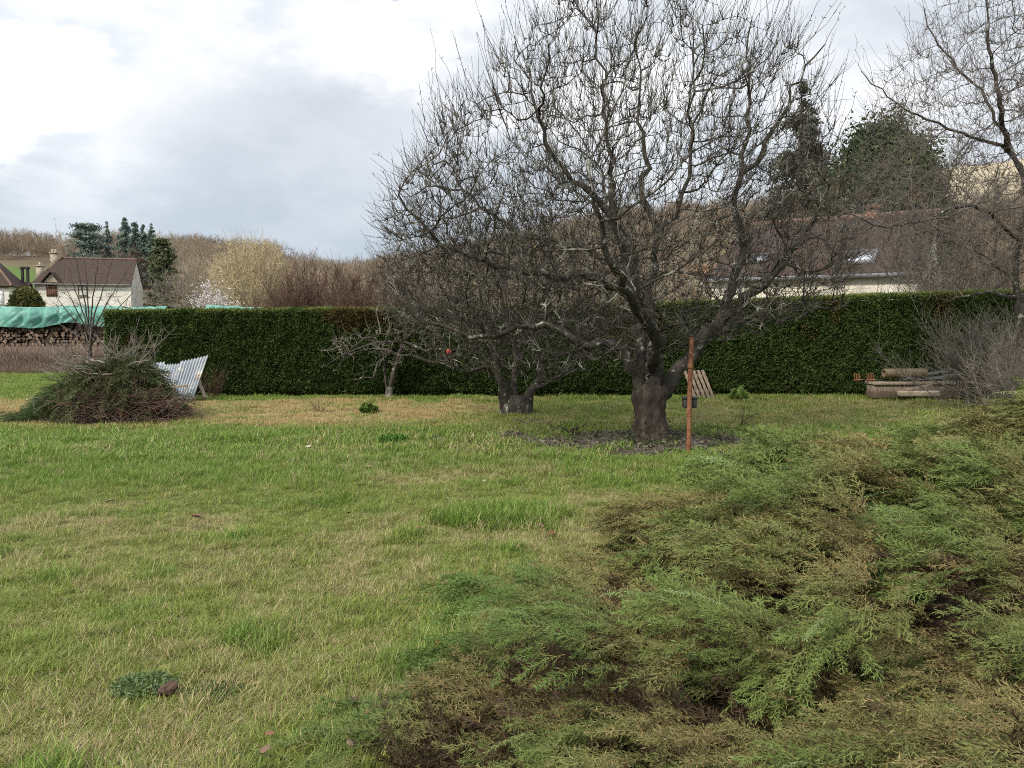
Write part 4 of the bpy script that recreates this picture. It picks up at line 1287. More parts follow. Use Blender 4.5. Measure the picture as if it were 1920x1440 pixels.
# ------------------------------------------------------------------ hedge
def build_hedge():
    x0, x1, y0, y1 = -9.35, 14.5, 18.15, 19.45
    top = lambda x: np.interp(x, [-9.35, -3.2, 1.7, 5.9, 10.1, 14.5], [1.945, 2.0, 2.06, 2.22, 2.38, 2.46])
    root = thing('clipped_hedge', 'long clipped dark green conifer hedge with browned patches near its top', 'hedge', (2.5, 18.8, 0))
    base = (2.5, 18.8, 0)
    # inner mass
    g = Geo()
    xs = np.arange(x0 + .12, x1, .12); zs = np.linspace(-.05, 1, 14)
    X, Z = np.meshgrid(xs, zs); x, z = X.ravel(), Z.ravel()
    f = np.stack([x, y0 + .16 + (vn(np.stack([x, z * 2.2], -1), 2.2, 3, 3) - .5) * .14, z * (top(x) - .12)], -1)
    nx = len(xs); i = np.arange((nx - 1) * 13); r = i // (nx - 1); q = i % (nx - 1); a = r * nx + q
    Q = np.stack([a, a + 1, a + 1 + nx, a + nx], -1)
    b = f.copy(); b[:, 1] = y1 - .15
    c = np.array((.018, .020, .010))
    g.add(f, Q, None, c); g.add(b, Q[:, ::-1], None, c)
    tf = f[-nx:]; tb = b[-nx:]; j = np.arange(nx - 1)
    g.add(np.concatenate([tf, tb]), np.stack([j, j + 1, j + 1 + nx, j + nx], -1), None, c)
    k = np.arange(14) * nx
    for s in (0, nx - 1):
        kk = np.arange(13); g.add(np.concatenate([f[k + s], b[k + s]]), np.stack([kk, kk + 1, kk + 15, kk + 14], -1), None, c)
    g.build('branches', M['ground'], root, base)
    # clipped sprays on the front, top and ends
    n = 135000
    x = rng.uniform(x0, x1, n); t = rng.uniform(0, 1, n); z = t * top(x)
    dp = rng.uniform(0, .12, n) ** 1.0
    lump = (vn(np.stack([x, z], -1), 3.0, 51, 3) - .5) * .16 + (vn(np.stack([x, z * .35], -1), 7, 52, 2) - .5) * .06
    F1 = np.stack([x, y0 + dp + lump + .03 * (z < .12) * 3, z], -1); N1 = np.tile([0, -1.0, .25], (n, 1))
    n2 = 30000
    x2 = rng.uniform(x0, x1, n2); y2 = rng.uniform(y0, y1, n2)
    F2 = np.stack([x2, y2, top(x2) - rng.uniform(0, .06, n2) + (vn(np.stack([x2, y2], -1), 1.2, 8, 2) - .5) * .05], -1); N2 = np.tile([0, -.25, 1.0], (n2, 1))
    n3 = 7000
    y3 = rng.uniform(y0, y1, n3); z3 = rng.uniform(0, 1, n3) * top(np.array(x0)); x3 = x0 + rng.uniform(0, .1, n3)
    F3 = np.stack([x3, y3, z3], -1); N3 = np.tile([-1, 0, .2], (n3, 1))
    Pn = np.concatenate([F1, F2, F3]); Nn = np.concatenate([N1, N2, N3])
    m = len(Pn)
    u = 960 + F * Pn[:, 0] / Pn[:, 1]; hh = Pn[:, 2] / top(Pn[:, 0])
    nz = vn(Pn[:, [0, 2]], 1.6, 61, 3); nf = vn(Pn, 9.0, 62, 2)
    zone = np.zeros(m)
    for uc, uw, hc, hw, s in ((665, 95, .84, .22, .8), (1175, 130, .78, .30, .95), (1560, 90, .82, .2, .7), (1745, 55, .82, .22, .9), (930, 120, .85, .2, .45), (260, 70, .75, .3, .35)):
        zone = np.maximum(zone, s * ss(np.hypot((u - uc) / uw, (hh - hc) / hw), 1.2, .3))
    br = ss(nz + zone * .5 + (nf - .5) * .35, .70, .95)
    g1 = np.array((.040, .066, .020)); g2 = np.array((.082, .122, .036)); g3 = np.array((.16, .19, .055))
    col = g1 + (g2 - g1) * ss(nf * .6 + rng.uniform(0, .4, m), .3, .8)[:, None]
    ct = ss(hh, .955, 1.0) * (nz > .25)  # crest lightened in the colour to look sunlit
    col = col + (g3 - col) * (.75 * ct)[:, None]
    col = col + (np.array((.12, .066, .034)) * rng.uniform(.6, 1.2, (m, 1)) - col) * (br * .62)[:, None]
    g = Geo()
    for kx in range(3):
        d = nrm(Nn * .8 + rng.normal(size=(m, 3)) * .65 + np.array([0, 0, .35])); s = np.cross(d, nrm(rng.normal(size=(m, 3)))); s = nrm(s)
        L = rng.uniform(.04, .085, m)[:, None]; w = rng.uniform(.008, .016, m)[:, None]
        o = Pn + rng.normal(size=(m, 3)) * .02
        V = np.stack([o - s * w, o + s * w, o + d * L], 1)
        g.add(V.reshape(-1, 3), None, np.arange(3 * m).reshape(-1, 3), np.repeat(col * rng.uniform(.75, 1.3, (m, 1)), 3, 0))
    g.build('foliage', M['hedge_leaf'], root, base)


build_hedge()


# ------------------------------------------------------------------ woodpile and tarpaulin
def build_woodpile():
    xa, xb = -23.2, -11.0
    y0 = 33.6
    top = lambda x: 2.37 + .05 * np.sin(x * 1.3)
    base = (-17, 34.2, 0)
    g = Geo(); r = np.random.default_rng(4)
    z = .1
    while z < 2.2:
        x = xa
        while x < xb:
            rad = r.uniform(.035, .10)
            x += rad
            zz = z + r.uniform(-.03, .03); yy = y0 + r.uniform(-.10, .06)
            n = 7; th = np.arange(n) * 2 * math.pi / n + r.uniform(0, 1)
            k = rad * r.uniform(.75, 1.08, n)
            ring = np.stack([x + np.cos(th) * k, np.full(n, yy), zz + np.sin(th) * k], -1)
            back = ring + np.array([0, 1.0, 0])
            cen = np.array([[x, yy - .004, zz]])
            j = np.arange(n); j2 = (j + 1) % n
            endc = np.array((.13, .092, .066)) * r.uniform(.3, 1.5) + np.array((.05, .04, .03)) * r.uniform(0, 1)
            bark = np.array((.06, .045, .036)) * r.uniform(.7, 1.4)
            g.add(np.concatenate([ring, cen]), None, np.stack([j2, j, np.full(n, n)], -1), endc)
            g.add(np.concatenate([ring, back]), np.stack([j, j2, j2 + n, j + n], -1), None, bark)
            x += rad
        z += .125
    o = g.build('woodpile', M['ground'], None, base)
    tag(o, 'long stack of brown split firewood logs under green tarpaulins', 'woodpile')

    def tarp(x0, x1, drop, label, seed):
        nu, nv = int((x1 - x0) / .06), 70
        s = np.linspace(0, 1, nu); t = np.linspace(0, 1, nv)
        S, T = np.meshgrid(s, t)
        x = x0 + (x1 - x0) * S
        p = np.stack([x, T * 2], -1)
        # section: back edge -> over the top -> hanging front
        Ltop = 1.15; Lf = drop * (.85 + .35 * vn(np.stack([x, np.zeros_like(x)], -1), .8, seed, 2))
        arc = T * (Ltop + Lf)
        yy = np.where(arc < Ltop, y0 + 1.05 - arc, y0 - .10 - .10 * ss(arc, Ltop, Ltop + .3))
        zz = np.where(arc < Ltop, top(x) + .07, top(x) + .07 - (arc - Ltop))
        fold = np.abs(np.sin(x * 4.2 + 1.6 * np.sin(x * 1.1 + seed) + (arc) * 1.7 * np.sin(x * .6 + seed))) ** 1.3
        rid = np.abs(vn(np.stack([x * 1.2 + arc * 1.1, arc * .7], -1), 1.7, seed + 3, 3) - .5) * 2
        amp = .06 + .22 * ss(arc, Ltop - .3, Ltop + .5)
        yy = yy - amp * fold + amp * .9 * rid
        zz = zz + .07 * (vn(p, 1.6, seed + 5, 3) - .5) * 2 * (1 - .5 * ss(arc, Ltop, Ltop + .4)) - .03 * rid
        V = np.stack([x, yy, zz], -1).reshape(-1, 3)
        i = np.arange((nu - 1) * (nv - 1)); rr = i // (nu - 1); q = i % (nu - 1); a = rr * nu + q
        g = Geo(); g.add(V, np.stack([a, a + 1, a + 1 + nu, a + nu], -1))
        o = g.build('tarpaulin', M['tarp'], None, ((x0 + x1) / 2, 34.2, 2.2), True, False)
        m = o.modifiers.new('thickness', 'SOLIDIFY'); m.thickness = .006
        tag(o, label, 'tarpaulin', 'green tarpaulins on the woodpile')
    tarp(-22.6, -16.4, .80, 'creased green tarpaulin hanging over the left end of the woodpile', 3)
    tarp(-16.3, -14.6, .42, 'short green tarpaulin just over the hedge, beside the white house gable', 13)
    tarp(-12.9, -10.9, .3, 'green tarpaulin showing as a thin strip above the hedge, below the blossom', 23)


M['tarp'] = mat_noise('tarp', [(.075, .215, .17), (.115, .30, .245), (.18, .36, .31)], 2.2, .55, .15, 12, spec=.3, extra=[((.16, .2, .17), 3, .6, .75)])
build_woodpile()


# ------------------------------------------------------------------ orchard trees
def apple_a():
    D = float(gp(1222, 826)[1]); base = gp(1222, 826)
    k = 1 / F * D
    tr = [(*px(1222, 838, D), 44 * k), (*px(1221, 815, D), 34 * k), (*px(1219, 785, D), 30 * k), (*px(1218, 755, D), 30.5 * k), (*px(1217, 738, D), 31 * k), (*px(1217, 722, D), 24 * k), (*px(1218, 710, D), 8 * k)]
    lm = [
        pl(D, [(1206, 752), (1190, 695, -.1), (1165, 655, -.2), (1130, 642, -.3), (1095, 648, -.5), (1050, 620, -.6), (1000, 602, -.7), (950, 622, -.8), (880, 632, -.9), (820, 612, -1), (760, 572, -1.1)], .10, .018, .8),
        pl(D, [(1213, 745), (1204, 668, .1), (1198, 600, .2), (1180, 545, .2), (1160, 505, .3), (1120, 472, .4), (1040, 450, .5), (960, 420, .6), (890, 365, .7), (840, 290, .8)], .112, .012, .6),
        pl(D, [(1200, 610, .2), (1192, 550, 0), (1165, 480, -.1), (1152, 405, -.2), (1146, 320, -.2), (1136, 230, -.2), (1130, 140, -.2), (1116, 55, -.2)], .10, .010, .55),
        pl(D, [(1225, 742), (1229, 665, -.1), (1222, 600, -.1), (1216, 540, -.2), (1226, 480, -.2), (1240, 440, -.3), (1270, 380, -.4), (1290, 300, -.5), (1300, 200, -.5), (1310, 95, -.5)], .112, .010, .55),
        pl(D, [(1230, 755), (1262, 712, .05), (1302, 652, .1), (1345, 602, .15), (1375, 545, .2), (1397, 492, .25), (1388, 430, .3), (1377, 370, .3), (1395, 300, .3), (1411, 220, .3), (1401, 130, .3), (1408, 50, .3)], .13, .010, .6),
        pl(D, [(1345, 602, .15), (1400, 560, 0), (1450, 512, -.2), (1502, 450, -.3), (1542, 370, -.4), (1580, 285, -.4)], .08, .012),
        pl(D, [(1302, 652, .1), (1370, 616, .3), (1440, 600, .5), (1520, 590, .6), (1590, 572, .7)], .055, .01),
        pl(D, [(1215, 702), (1200, 620, .6), (1190, 540, 1.1), (1180, 460, 1.5), (1150, 380, 1.9), (1120, 300, 2.2)], .11, .015),
        pl(D, [(1220, 695), (1232, 640, -.7), (1200, 580, -1.3), (1160, 520, -1.8), (1130, 440, -2.2), (1120, 350, -2.5)], .10, .015),
        pl(D, [(1180, 545, .2), (1100, 520, .1), (1020, 512, -.2), (930, 500, -.4), (850, 470, -.6), (785, 420, -.8), (745, 365, -.9)], .07, .011),
        pl(D, [(1152, 405, -.2), (1090, 350, -.3), (1040, 290, -.4), (1000, 205, -.5), (990, 130, -.5)], .05, .01),
        pl(D, [(1386, 335, .3), (1440, 262, .2), (1480, 185, .1), (1540, 90, 0)], .045, .009),
        pl(D, [(1240, 440, -.3), (1205, 370, -.2), (1215, 290, 0), (1200, 200, .1), (1195, 90, .1)], .05, .009),
        pl(D, [(1040, 450, .5), (980, 470, .9), (900, 470, 1.2), (820, 450, 1.5)], .05, .01),
    ]
    A = np.concatenate([envelope(5600, px(1145, 420, D), (3.42, 2.7, 3.05), .72, .85), envelope(3600, px(970, 500, D), (2.3, 2.0, 1.35), .75, .85),
                        envelope(1100, px(1470, 480, D), (1.3, 1.6, 1.3), .8)])
    u = 960 + F * A[:, 0] / A[:, 1]; v = 612 - F * (A[:, 2] - CAMZ) / A[:, 1]
    # outline of the crown in the photo, side view
    left = np.interp(v, [-60, 0, 60, 120, 190, 260, 330, 380, 430, 520, 600, 690], [1090, 1060, 1010, 945, 860, 800, 765, 740, 722, 712, 740, 860])
    right = np.interp(v, [-60, 60, 200, 330, 430, 520, 600, 680], [1530, 1555, 1585, 1610, 1615, 1600, 1500, 1330])
    low = np.interp(u, [700, 850, 1000, 1150, 1300, 1450, 1600], [610, 690, 715, 690, 660, 630, 590])
    k2 = (u > left) & (u < right) & (v < low) & (A[:, 2] > .55)
    th = vn(A, .8, 71, 2) > .30
    A = A[k2 & (th | (v > 420))]
    orchard_tree('apple_tree', 'big old apple tree with thick reddish trunk and wide leafless crown, beside rusty pole', base, tr, lm, A, M['bark_apple'], M['bark_trunk'], M['twig_apple'],
                 step=.15, infl=1.1, kill=.185, tip=.0046, n_twig=2.2, whip=(.3, .95), whip_up=1.0, limb_sides=9, jit=.20, trop=(0, 0, .26), twigL=(.10, .45), gnarl=.034, ex=2.0, twig_up=.9, twig_own=.5, twig_rand=.45, spur=2.0)


def apple_b():
    base = gp(968, 778); D = float(base[1]); k = D / F
    tr = [(*px(968, 788, D), 36 * k), (*px(968, 774, D), 30 * k), (*px(968, 760, D), 29 * k), (*px(969, 748, D), 22 * k), (*px(970, 740, D), 8 * k)]
    lm = [pl(D, [(956, 772), (946, 742, -.1), (936, 700, -.15), (925, 660, -.2), (912, 610, -.2), (900, 550, -.3), (880, 490, -.3)], .19, .010, .42),
          pl(D, [(966, 764), (961, 722, .1), (966, 670, .2), (952, 610, .3), (940, 545, .3), (930, 480, .3)], .13, .010, .42),
          pl(D, [(978, 774), (996, 744, .1), (1010, 690, .2), (1004, 640, .2), (1012, 580, .3), (1040, 520, .4)], .18, .010, .42),
          pl(D, [(940, 712), (905, 690, -.3), (880, 700, -.6), (850, 690, -.8), (820, 680, -1)], .05, .01),
          pl(D, [(998, 732, .1), (1030, 715, -.2), (1060, 700, -.5), (1090, 690, -.7)], .045, .01),
          pl(D, [(966, 672, .2), (985, 620, .8), (1000, 560, 1.2), (1010, 500, 1.5)], .05, .01)]
    A = np.concatenate([envelope(1500, px(955, 560, D), (2.5, 2.2, 1.35), .8, .8), envelope(260, px(960, 680, D), (1.6, 1.3, .3), 1)])
    orchard_tree('apple_tree', 'smaller leafless fruit tree with squat dark base and several upright stems behind the big apple', base, tr, lm, A, M['bark_apple'], M['bark_apple'], M['twig_apple'],
                 step=.14, infl=1.0, kill=.20, tip=.0048, n_twig=2.6, whip=(.2, .5), limb_sides=7, jit=.18, trop=(0, 0, .25), twigL=(.12, .45))


def apple_c():
    base = gp(728, 744); D = float(base[1]); D = min(D, 17.75); base = px(728, 744, D); base[2] = 0
    tr = [(*px(729, 748, D), .10), (*px(729, 738, D), .085), (*px(731, 725, D), .075)]
    lm = [pl(D, [(726, 738), (723, 705), (718, 672), (716, 655), (725, 630, .1)], .045, .018),
          pl(D, [(731, 730), (738, 700, -.05), (748, 665, -.1), (757, 640, -.1), (770, 620, -.1)], .065, .03),
          pl(D, [(718, 668), (708, 680, -.2), (700, 705, -.4), (680, 708, -.5), (665, 715, -.6)], .035, .008),
          pl(D, [(716, 655), (735, 660, -.1), (770, 668, -.3), (810, 675, -.4), (850, 690, -.5)], .04, .01),
          pl(D, [(755, 642, -.1), (720, 640, -.3), (680, 650, -.5), (640, 665, -.7), (612, 685, -.8)], .035, .007),
          pl(D, [(757, 640, -.1), (800, 655, -.3), (842, 657, -.4), (890, 650, -.5)], .03, .007),
          pl(D, [(770, 620, -.1), (740, 625, -.3), (700, 630, -.4), (660, 650, -.6), (630, 695, -.7)], .03, .006),
          pl(D, [(770, 620, -.1), (790, 580, 0), (800, 530, .1), (790, 480, .1)], .03, .006)]
    A = np.concatenate([envelope(420, px(715, 650, D), (1.35, 1.0, .5), .8), envelope(420, px(790, 570, D), (1.3, 1.0, 1.1), .8)])
    orchard_tree('apple_tree', 'small leaning fruit tree with two thin pale stems in front of the hedge', base, tr, lm, A, M['bark_apple'], M['twig_grey'], M['twig_grey'],
                 step=.14, infl=.9, kill=.24, tip=.0048, n_twig=1.3, whip=(.15, .4), limb_sides=6, twigL=(.1, .35))
    p = px(842, 657, D - .4)
    g = Geo(); r = np.random.default_rng(3)
    X, Z = np.meshgrid(np.linspace(-.05, .05, 6), np.linspace(.02, -.09, 6))
    V = np.stack([X.ravel() * (1 - .3 * (Z.ravel() < -.05)), .03 * np.sin(X.ravel() * 60) + .02 * np.sin(Z.ravel() * 50), Z.ravel()], -1)
    i = np.arange(25); a = (i // 5) * 6 + i % 5
    g.add(V + p, np.stack([a, a + 1, a + 7, a + 6], -1))
    o = g.build('rag', M['red_cloth'], None, p, True, False); o.modifiers.new('thickness', 'SOLIDIFY').thickness = .006
    tag(o, 'small red rag hanging on a low branch before the hedge', 'rag')


def apple_d():
    D = 13.6; base = px(1908, 745, D); base[2] = 0
    tr = [(*px(1928, 765, D), .16), (*px(1924, 720, D), .12), (*px(1916, 650, D), .10), (*px(1914, 590, D), .10), (*px(1912, 545, D), .075)]
    lm = [pl(D, [(1914, 590), (1906, 520), (1912, 450), (1925, 380), (1915, 330), (1890, 285), (1840, 262), (1780, 238), (1720, 215), (1660, 180), (1612, 130)], .055, .007),
          pl(D, [(1915, 330), (1892, 270, .1), (1868, 225, .2), (1835, 170, .3), (1795, 125, .3), (1750, 70, .3), (1730, 10, .3)], .038, .007),
          pl(D, [(1905, 450), (1860, 400, -.3), (1810, 385, -.5), (1770, 398, -.7), (1720, 415, -.9), (1660, 422, -1.1), (1600, 408, -1.2), (1560, 385, -1.2)], .036, .006),
          pl(D, [(1925, 380), (1935, 300), (1925, 210, .2), (1930, 120, .3), (1920, 30, .3)], .045, .008),
          pl(D, [(1914, 590), (1950, 520, .3), (2010, 450, .5), (2080, 380, .5)], .10, .02),
          pl(D, [(1900, 560), (1860, 550, -.4), (1810, 555, -.6), (1760, 560, -.7)], .04, .008),
          pl(D, [(1893, 520), (1850, 480, .4), (1800, 460, .7), (1740, 450, .9)], .032, .006),
          pl(D, [(1890, 285), (1870, 180, -.6), (1855, 90, -.8), (1850, 0, -.9)], .05, .01)]
    A = np.concatenate([envelope(3000, px(1945, 300, D), (3.0, 2.6, 2.9), .75, .75), envelope(2300, px(1745, 430, D - .3), (1.9, 1.7, 1.15), .9)])
    orchard_tree('apple_tree', 'leafless fruit tree at the right edge with long open upper limbs', base, tr, lm, A, M['bark_apple'], M['bark_apple'], M['twig_dark2'],
                 step=.15, infl=1.1, kill=.22, tip=.0044, n_twig=2.8, whip=(.3, .8), limb_sides=7, jit=.16, trop=(0, 0, .22), twigL=(.15, .55))
    # tangle of dead growth in front of the hedge end
    b = px(1860, 735, 15.6); b[2] = 0
    fan_shrub('dead_shrub', 'grey tangled dead shrub below the right-hand tree', b, 2.0, 3.4, 46, M['twig_grey'], .015, 40, twl=.32, dep=1.6, spread=1.0)
    b = px(1905, 740, 12.9); b[2] = 0
    fan_shrub('dead_shrub', 'grey twiggy dead growth hiding the right-hand tree trunk', b, 1.7, 1.9, 30, M['twig_grey'], .010, 36, twl=.34, dep=.7)
    # the small bare tree by the brush pile
    base = px(168, 700, 19.5); base[2] = 0; D = 19.5
    tr = [(*px(171, 735, D), .06), (*px(170, 690, D), .05), (*px(168, 645, D), .042)]
    lm = []
    for (u1, v1, dd) in ((158, 474, 0), (212, 486, .2), (104, 556, -.2), (250, 548, .1), (124, 494, .5), (186, 470, -.5), (236, 510, .5), (118, 530, -.6), (140, 480, -.4), (228, 580, -.5), (98, 600, .3), (262, 575, .4)):
        lm.append(pl(D, [(168, 652, 0), (168 + (u1 - 168) * .22, 652 + (v1 - 652) * .36, dd * .3), (168 + (u1 - 168) * .58, 652 + (v1 - 652) * .66, dd * .7), (u1, v1, dd)], .024, .006))
    A = envelope(420, px(176, 550, D), (1.1, 1.0, 1.1), 1.0, .8)
    orchard_tree('young_tree', 'slender bare young tree with fanned grey branches before the white house', base, tr, lm, A, M['twig_dark'], M['twig_dark'], M['twig_grey2'],
                 step=.18, infl=1.2, kill=.26, tip=.0045, n_twig=1.2, whip=(.3, .7), limb_sides=5, whip_up=.7, spur=.3, jit=.12, gnarl=.01, trop=(0, 0, .3), twigL=(.15, .5))


M['red_cloth'] = mat_noise('red_cloth', [(.38, .05, .04), (.5, .09, .07)], 9, .9)
M['twig_dark2'] = mat_noise('twig_dark2', [(.055, .046, .040), (.125, .108, .094), (.23, .21, .18)], 4, .9, extra=[((.27, .13, .05), 1.2, .66, .74)])
M['twig_grey2'] = mat_noise('twig_grey2', [(.075, .062, .055), (.15, .128, .115)], 4, .9)
apple_a(); apple_b(); apple_c(); apple_d()


# ------------------------------------------------------------------ feathery conifer sprays (juniper, cuttings)
def frond(seed, nside=26, spread=.36, sub=9, sublen=.075, wid=.0085, arch=(.28, .36)):
    """triangles of a feathery spray of unit length along +X, and per-triangle (t along the spray, tip share, random)"""
    r = np.random.default_rng(seed)
    tri, at = [], []
    ax = lambda t: np.stack([t, .04 * np.sin(3 * t + seed) * t, arch[0] * t - arch[1] * t * t], -1)
    i = np.arange(nside); t = .10 + .86 * (i + r.uniform(-.3, .3, nside)) / nside
    sg = np.where(i % 2 == 0, 1, -1)
    ang = r.uniform(R(28), R(52), nside)
    ln = spread * np.clip(1 - t, .02, 1) ** .65 * r.uniform(.55, 1.1, nside) + .05
    b = ax(t)
    slope = (arch[0] - 2 * arch[1] * t)
    d = nrm(np.stack([np.cos(ang), sg * np.sin(ang), slope * .8 + r.normal(0, .22, nside)], -1))
    perp = nrm(np.stack([-d[:, 1], d[:, 0], np.zeros(nside)], -1))
    # twig stems
    tri.append(np.stack([b - perp * wid * .3, b + perp * wid * .3, b + d * ln[:, None]], 1)); at.append(np.stack([t * .6, np.zeros(nside), r.uniform(0, 1, nside)], -1))
    # sprigs
    s = (np.arange(sub) + .4) / sub
    S = np.clip(s[None, :] + r.uniform(-.05, .05, (nside, sub)), .02, 1)
    P = b[:, None, :] + d[:, None, :] * (ln[:, None] * S)[..., None]
    P[..., 2] -= (.10 * ln[:, None] * S ** 2)
    g2 = np.where(np.arange(sub) % 2 == 0, 1, -1)[None, :] * r.uniform(.35, .85, (nside, sub))
    sd_ = nrm(d[:, None, :] * 1.0 + perp[:, None, :] * g2[..., None] + r.normal(0, .28, (nside, sub, 3)))
    L = sublen * r.uniform(.55, 1.2, (nside, sub)) * (1.1 - .4 * S)
    pw = nrm(np.cross(sd_, nrm(np.array([0, 0, 1]) + r.normal(0, .6, (nside, sub, 3)))))
    w = wid * r.uniform(.7, 1.25, (nside, sub, 1))
    T = np.stack([P - pw * w / 2, P + pw * w / 2, P + sd_ * L[..., None]], 2).reshape(-1, 3, 3)
    tri.append(T); at.append(np.stack([np.repeat(t, sub) * .75 + .25 * S.ravel(), S.ravel(), r.uniform(0, 1, nside * sub)], -1))
    # axis
    k = 7; tt = np.linspace(0, 1, k + 1); A0, A1 = ax(tt[:-1]), ax(tt[1:])
    wv = np.array([0, wid * .6, 0])
    tri.append(np.stack([A0 - wv, A0 + wv, A1], 1)); at.append(np.stack([tt[:-1] * .4, np.zeros(k), np.full(k, .5)], -1))
    return np.concatenate(tri), np.concatenate(at)


def place_fronds(g, templates, pos, az, pit, roll, scl, colfun):
    n = len(pos); kind = rng.integers(0, len(templates), n)
    ca, sa, cp, sp, cr, sr = np.cos(az), np.sin(az), np.cos(pit), np.sin(pit), np.cos(roll), np.sin(roll)
    z = np.zeros(n)
    Rx = np.stack([np.stack([z + 1, z, z], -1), np.stack([z, cr, -sr], -1), np.stack([z, sr, cr], -1)], 1)
    Ry = np.stack([np.stack([cp, z, -sp], -1), np.stack([z, z + 1, z], -1), np.stack([sp, z, cp], -1)], 1)
    Rz = np.stack([np.stack([ca, -sa, z], -1), np.stack([sa, ca, z], -1), np.stack([z, z, z + 1], -1)], 1)
    Mx = Rz @ Ry @ Rx
    for q, (T, at) in enumerate(templates):
        i = np.nonzero(kind == q)[0]
        if not len(i): continue
        V = np.einsum('nij,mkj->nmki', Mx[i], T) * scl[i][:, None, None, None] + pos[i][:, None, None, :]
        col = colfun(i, at)                       # (n,m,3)
        m = len(T)
        g.add(V.reshape(-1, 3), None, np.arange(len(i) * m * 3).reshape(-1, 3), np.repeat(col.reshape(-1, 3), 3, 0))


def jun_h(x, y):
    s = poly_dist(x, y, JE)
    p = np.stack([x, y], -1)
    hm = .66 + .13 * ss(x, .5, 3.5) + .13 * ss(x, 3.6, 5.4)
    h = hm * (1 - np.exp(-np.maximum(s, 0) / .45)) + (vn(p, 1.15, 91, 2) - .5) * .42 * ss(s, .05, .8) + (vn(p, 2.6, 92, 2) - .5) * .34 * ss(s, .0, .5)
    return h, s


def build_juniper():
    base = (3.0, 5.0, 0)
    root = thing('juniper', 'large spreading juniper with feathery green and browned sprays in the right foreground', 'shrub', base)
    # thatch core inside, coloured near-black so the gaps read as shade
    g = Geo()
    xs = np.arange(-.7, 10.2, .09); ys = np.arange(.2, 9.9, .09)
    X, Y = np.meshgrid(xs, ys); x, y = X.ravel(), Y.ravel(); h, s = jun_h(x, y)
    z = np.where(s > .02, h - .46 + (vn(np.stack([x, y], -1), 9, 5, 2) - .5) * .12, -.1)
    z = np.maximum(z, -.1)
    nx, ny = len(xs), len(ys); i = np.arange((nx - 1) * (ny - 1)); r = i // (nx - 1); q = i % (nx - 1); a = r * nx + q
    Q = np.stack([a, a + 1, a + 1 + nx, a + nx], -1); Q = Q[(s[Q] > -.06).all(1)]
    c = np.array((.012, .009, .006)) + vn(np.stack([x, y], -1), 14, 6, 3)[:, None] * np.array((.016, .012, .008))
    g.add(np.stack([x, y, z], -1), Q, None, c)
    g.build('thatch_shade_core', M['ground'], root, base, True)
    # sprays
    tmpl = [frond(900 + i, 16, .38, 6, .12, .022) for i in range(7)] + [frond(950 + i, 12, .22, 7, .11, .022, (.35, .30)) for i in range(3)]
    # boughs: flat arching pads of sprays, one above the other with dark room between
    cand = 7000
    y = np.exp(rng.uniform(math.log(.7), math.log(9.8), cand)); u = rng.uniform(560, 2120, cand); x = (u - 960) / F * y
    h, s = jun_h(x, y); k = s > .24 - .20 * ss(y, 4.6, 3.4) - .1 * ss(x, 3.5, 5); x, y, h, s = x[k], y[k], h[k], s[k]
    keep = []
    for i in range(len(x)):
        ok = True
        for j in keep:
            if (x[i] - x[j]) ** 2 + (y[i] - y[j]) ** 2 < (.205 + .012 * y[i]) ** 2: ok = False; break
        if ok: keep.append(i)
    x, y, h, s = x[keep], y[keep], h[keep], s[keep]; nb = len(x); e = .02
    gx = (poly_dist(x + e, y, JE) - s) / e; gy = (poly_dist(x, y + e, JE) - s) / e
    edge = ss(s, 1.3, .2)
    paz = np.arctan2(-gy * (.2 + edge) + .05 + rng.normal(0, .38, nb), -gx * (.2 + edge) - .7 + rng.normal(0, .38, nb))
    pL = rng.uniform(.50, .95, nb); pW = pL * rng.uniform(.20, .34, nb)
    ppit = np.clip(rng.normal(.36, .14, nb), .05, .58) - edge * .18; pdr = rng.uniform(.35, .85, nb); pz = h - .16 + rng.normal(0, .075, nb)
    under = rng.uniform(size=nb) < .30
    pz = pz - under * rng.uniform(.08, .2, nb)
    p2 = np.stack([x, y], -1)
    nbv = vn(p2, 1.05, 131, 3)
    pbrown = np.clip(ss(nbv + rng.normal(0, .07, nb), .49, .66) * .85 + under * .8 + .55 * ss(x, .8, 1.7) * ss(y, 3.4, 2.3) * rng.uniform(.3, 1, nb) + .6 * np.exp(-((x - .95) / .5) ** 2 - ((y - 5.3) / .55) ** 2) + .4 * np.exp(-((x - 5.2) / .9) ** 2 - ((y - 8.0) / .7) ** 2), 0, 1); plush = np.clip(vn(p2, .8, 151, 2) + rng.normal(0, .12, nb), 0, 1)
    pblue = ss(x, .75, .10) * ss(y, 3.9, 3.2)
    m = 104
    t = rng.uniform(.16, 1.0, (nb, m)) ** .9; xi = rng.uniform(-1, 1, (nb, m))
    wid = pW[:, None] * np.sin(np.clip(t, 0, 1) * 2.6 + .25) * 1.1
    ax_ = pL[:, None] * t; az0 = np.tan(ppit)[:, None] * ax_ - pdr[:, None] * ax_ ** 2
    lat = wid * xi
    ca, sa = np.cos(paz)[:, None], np.sin(paz)[:, None]
    ox = x[:, None] - ca * pL[:, None] * .45; oy = y[:, None] - sa * pL[:, None] * .45
    pos = np.stack([ox + ca * ax_ - sa * lat, oy + sa * ax_ + ca * lat, pz[:, None] + az0 - .25 * np.abs(lat) + rng.normal(0, .018, (nb, m))], -1).reshape(-1, 3)
    az = (paz[:, None] + xi * .75 + rng.normal(0, .28, (nb, m))).ravel()
    pit = (np.arctan(np.tan(ppit)[:, None] - 2 * pdr[:, None] * ax_) * .8 + rng.normal(.10, .22, (nb, m))).ravel()
    n = nb * m; scl = rng.uniform(.15, .31, n) * (.60 + .6 * ss(pos[:, 1], 1.3, 6.5))
    roll = rng.normal(0, .35, n)
    idx = np.repeat(np.arange(nb), m)
    inner = (1 - t).ravel()
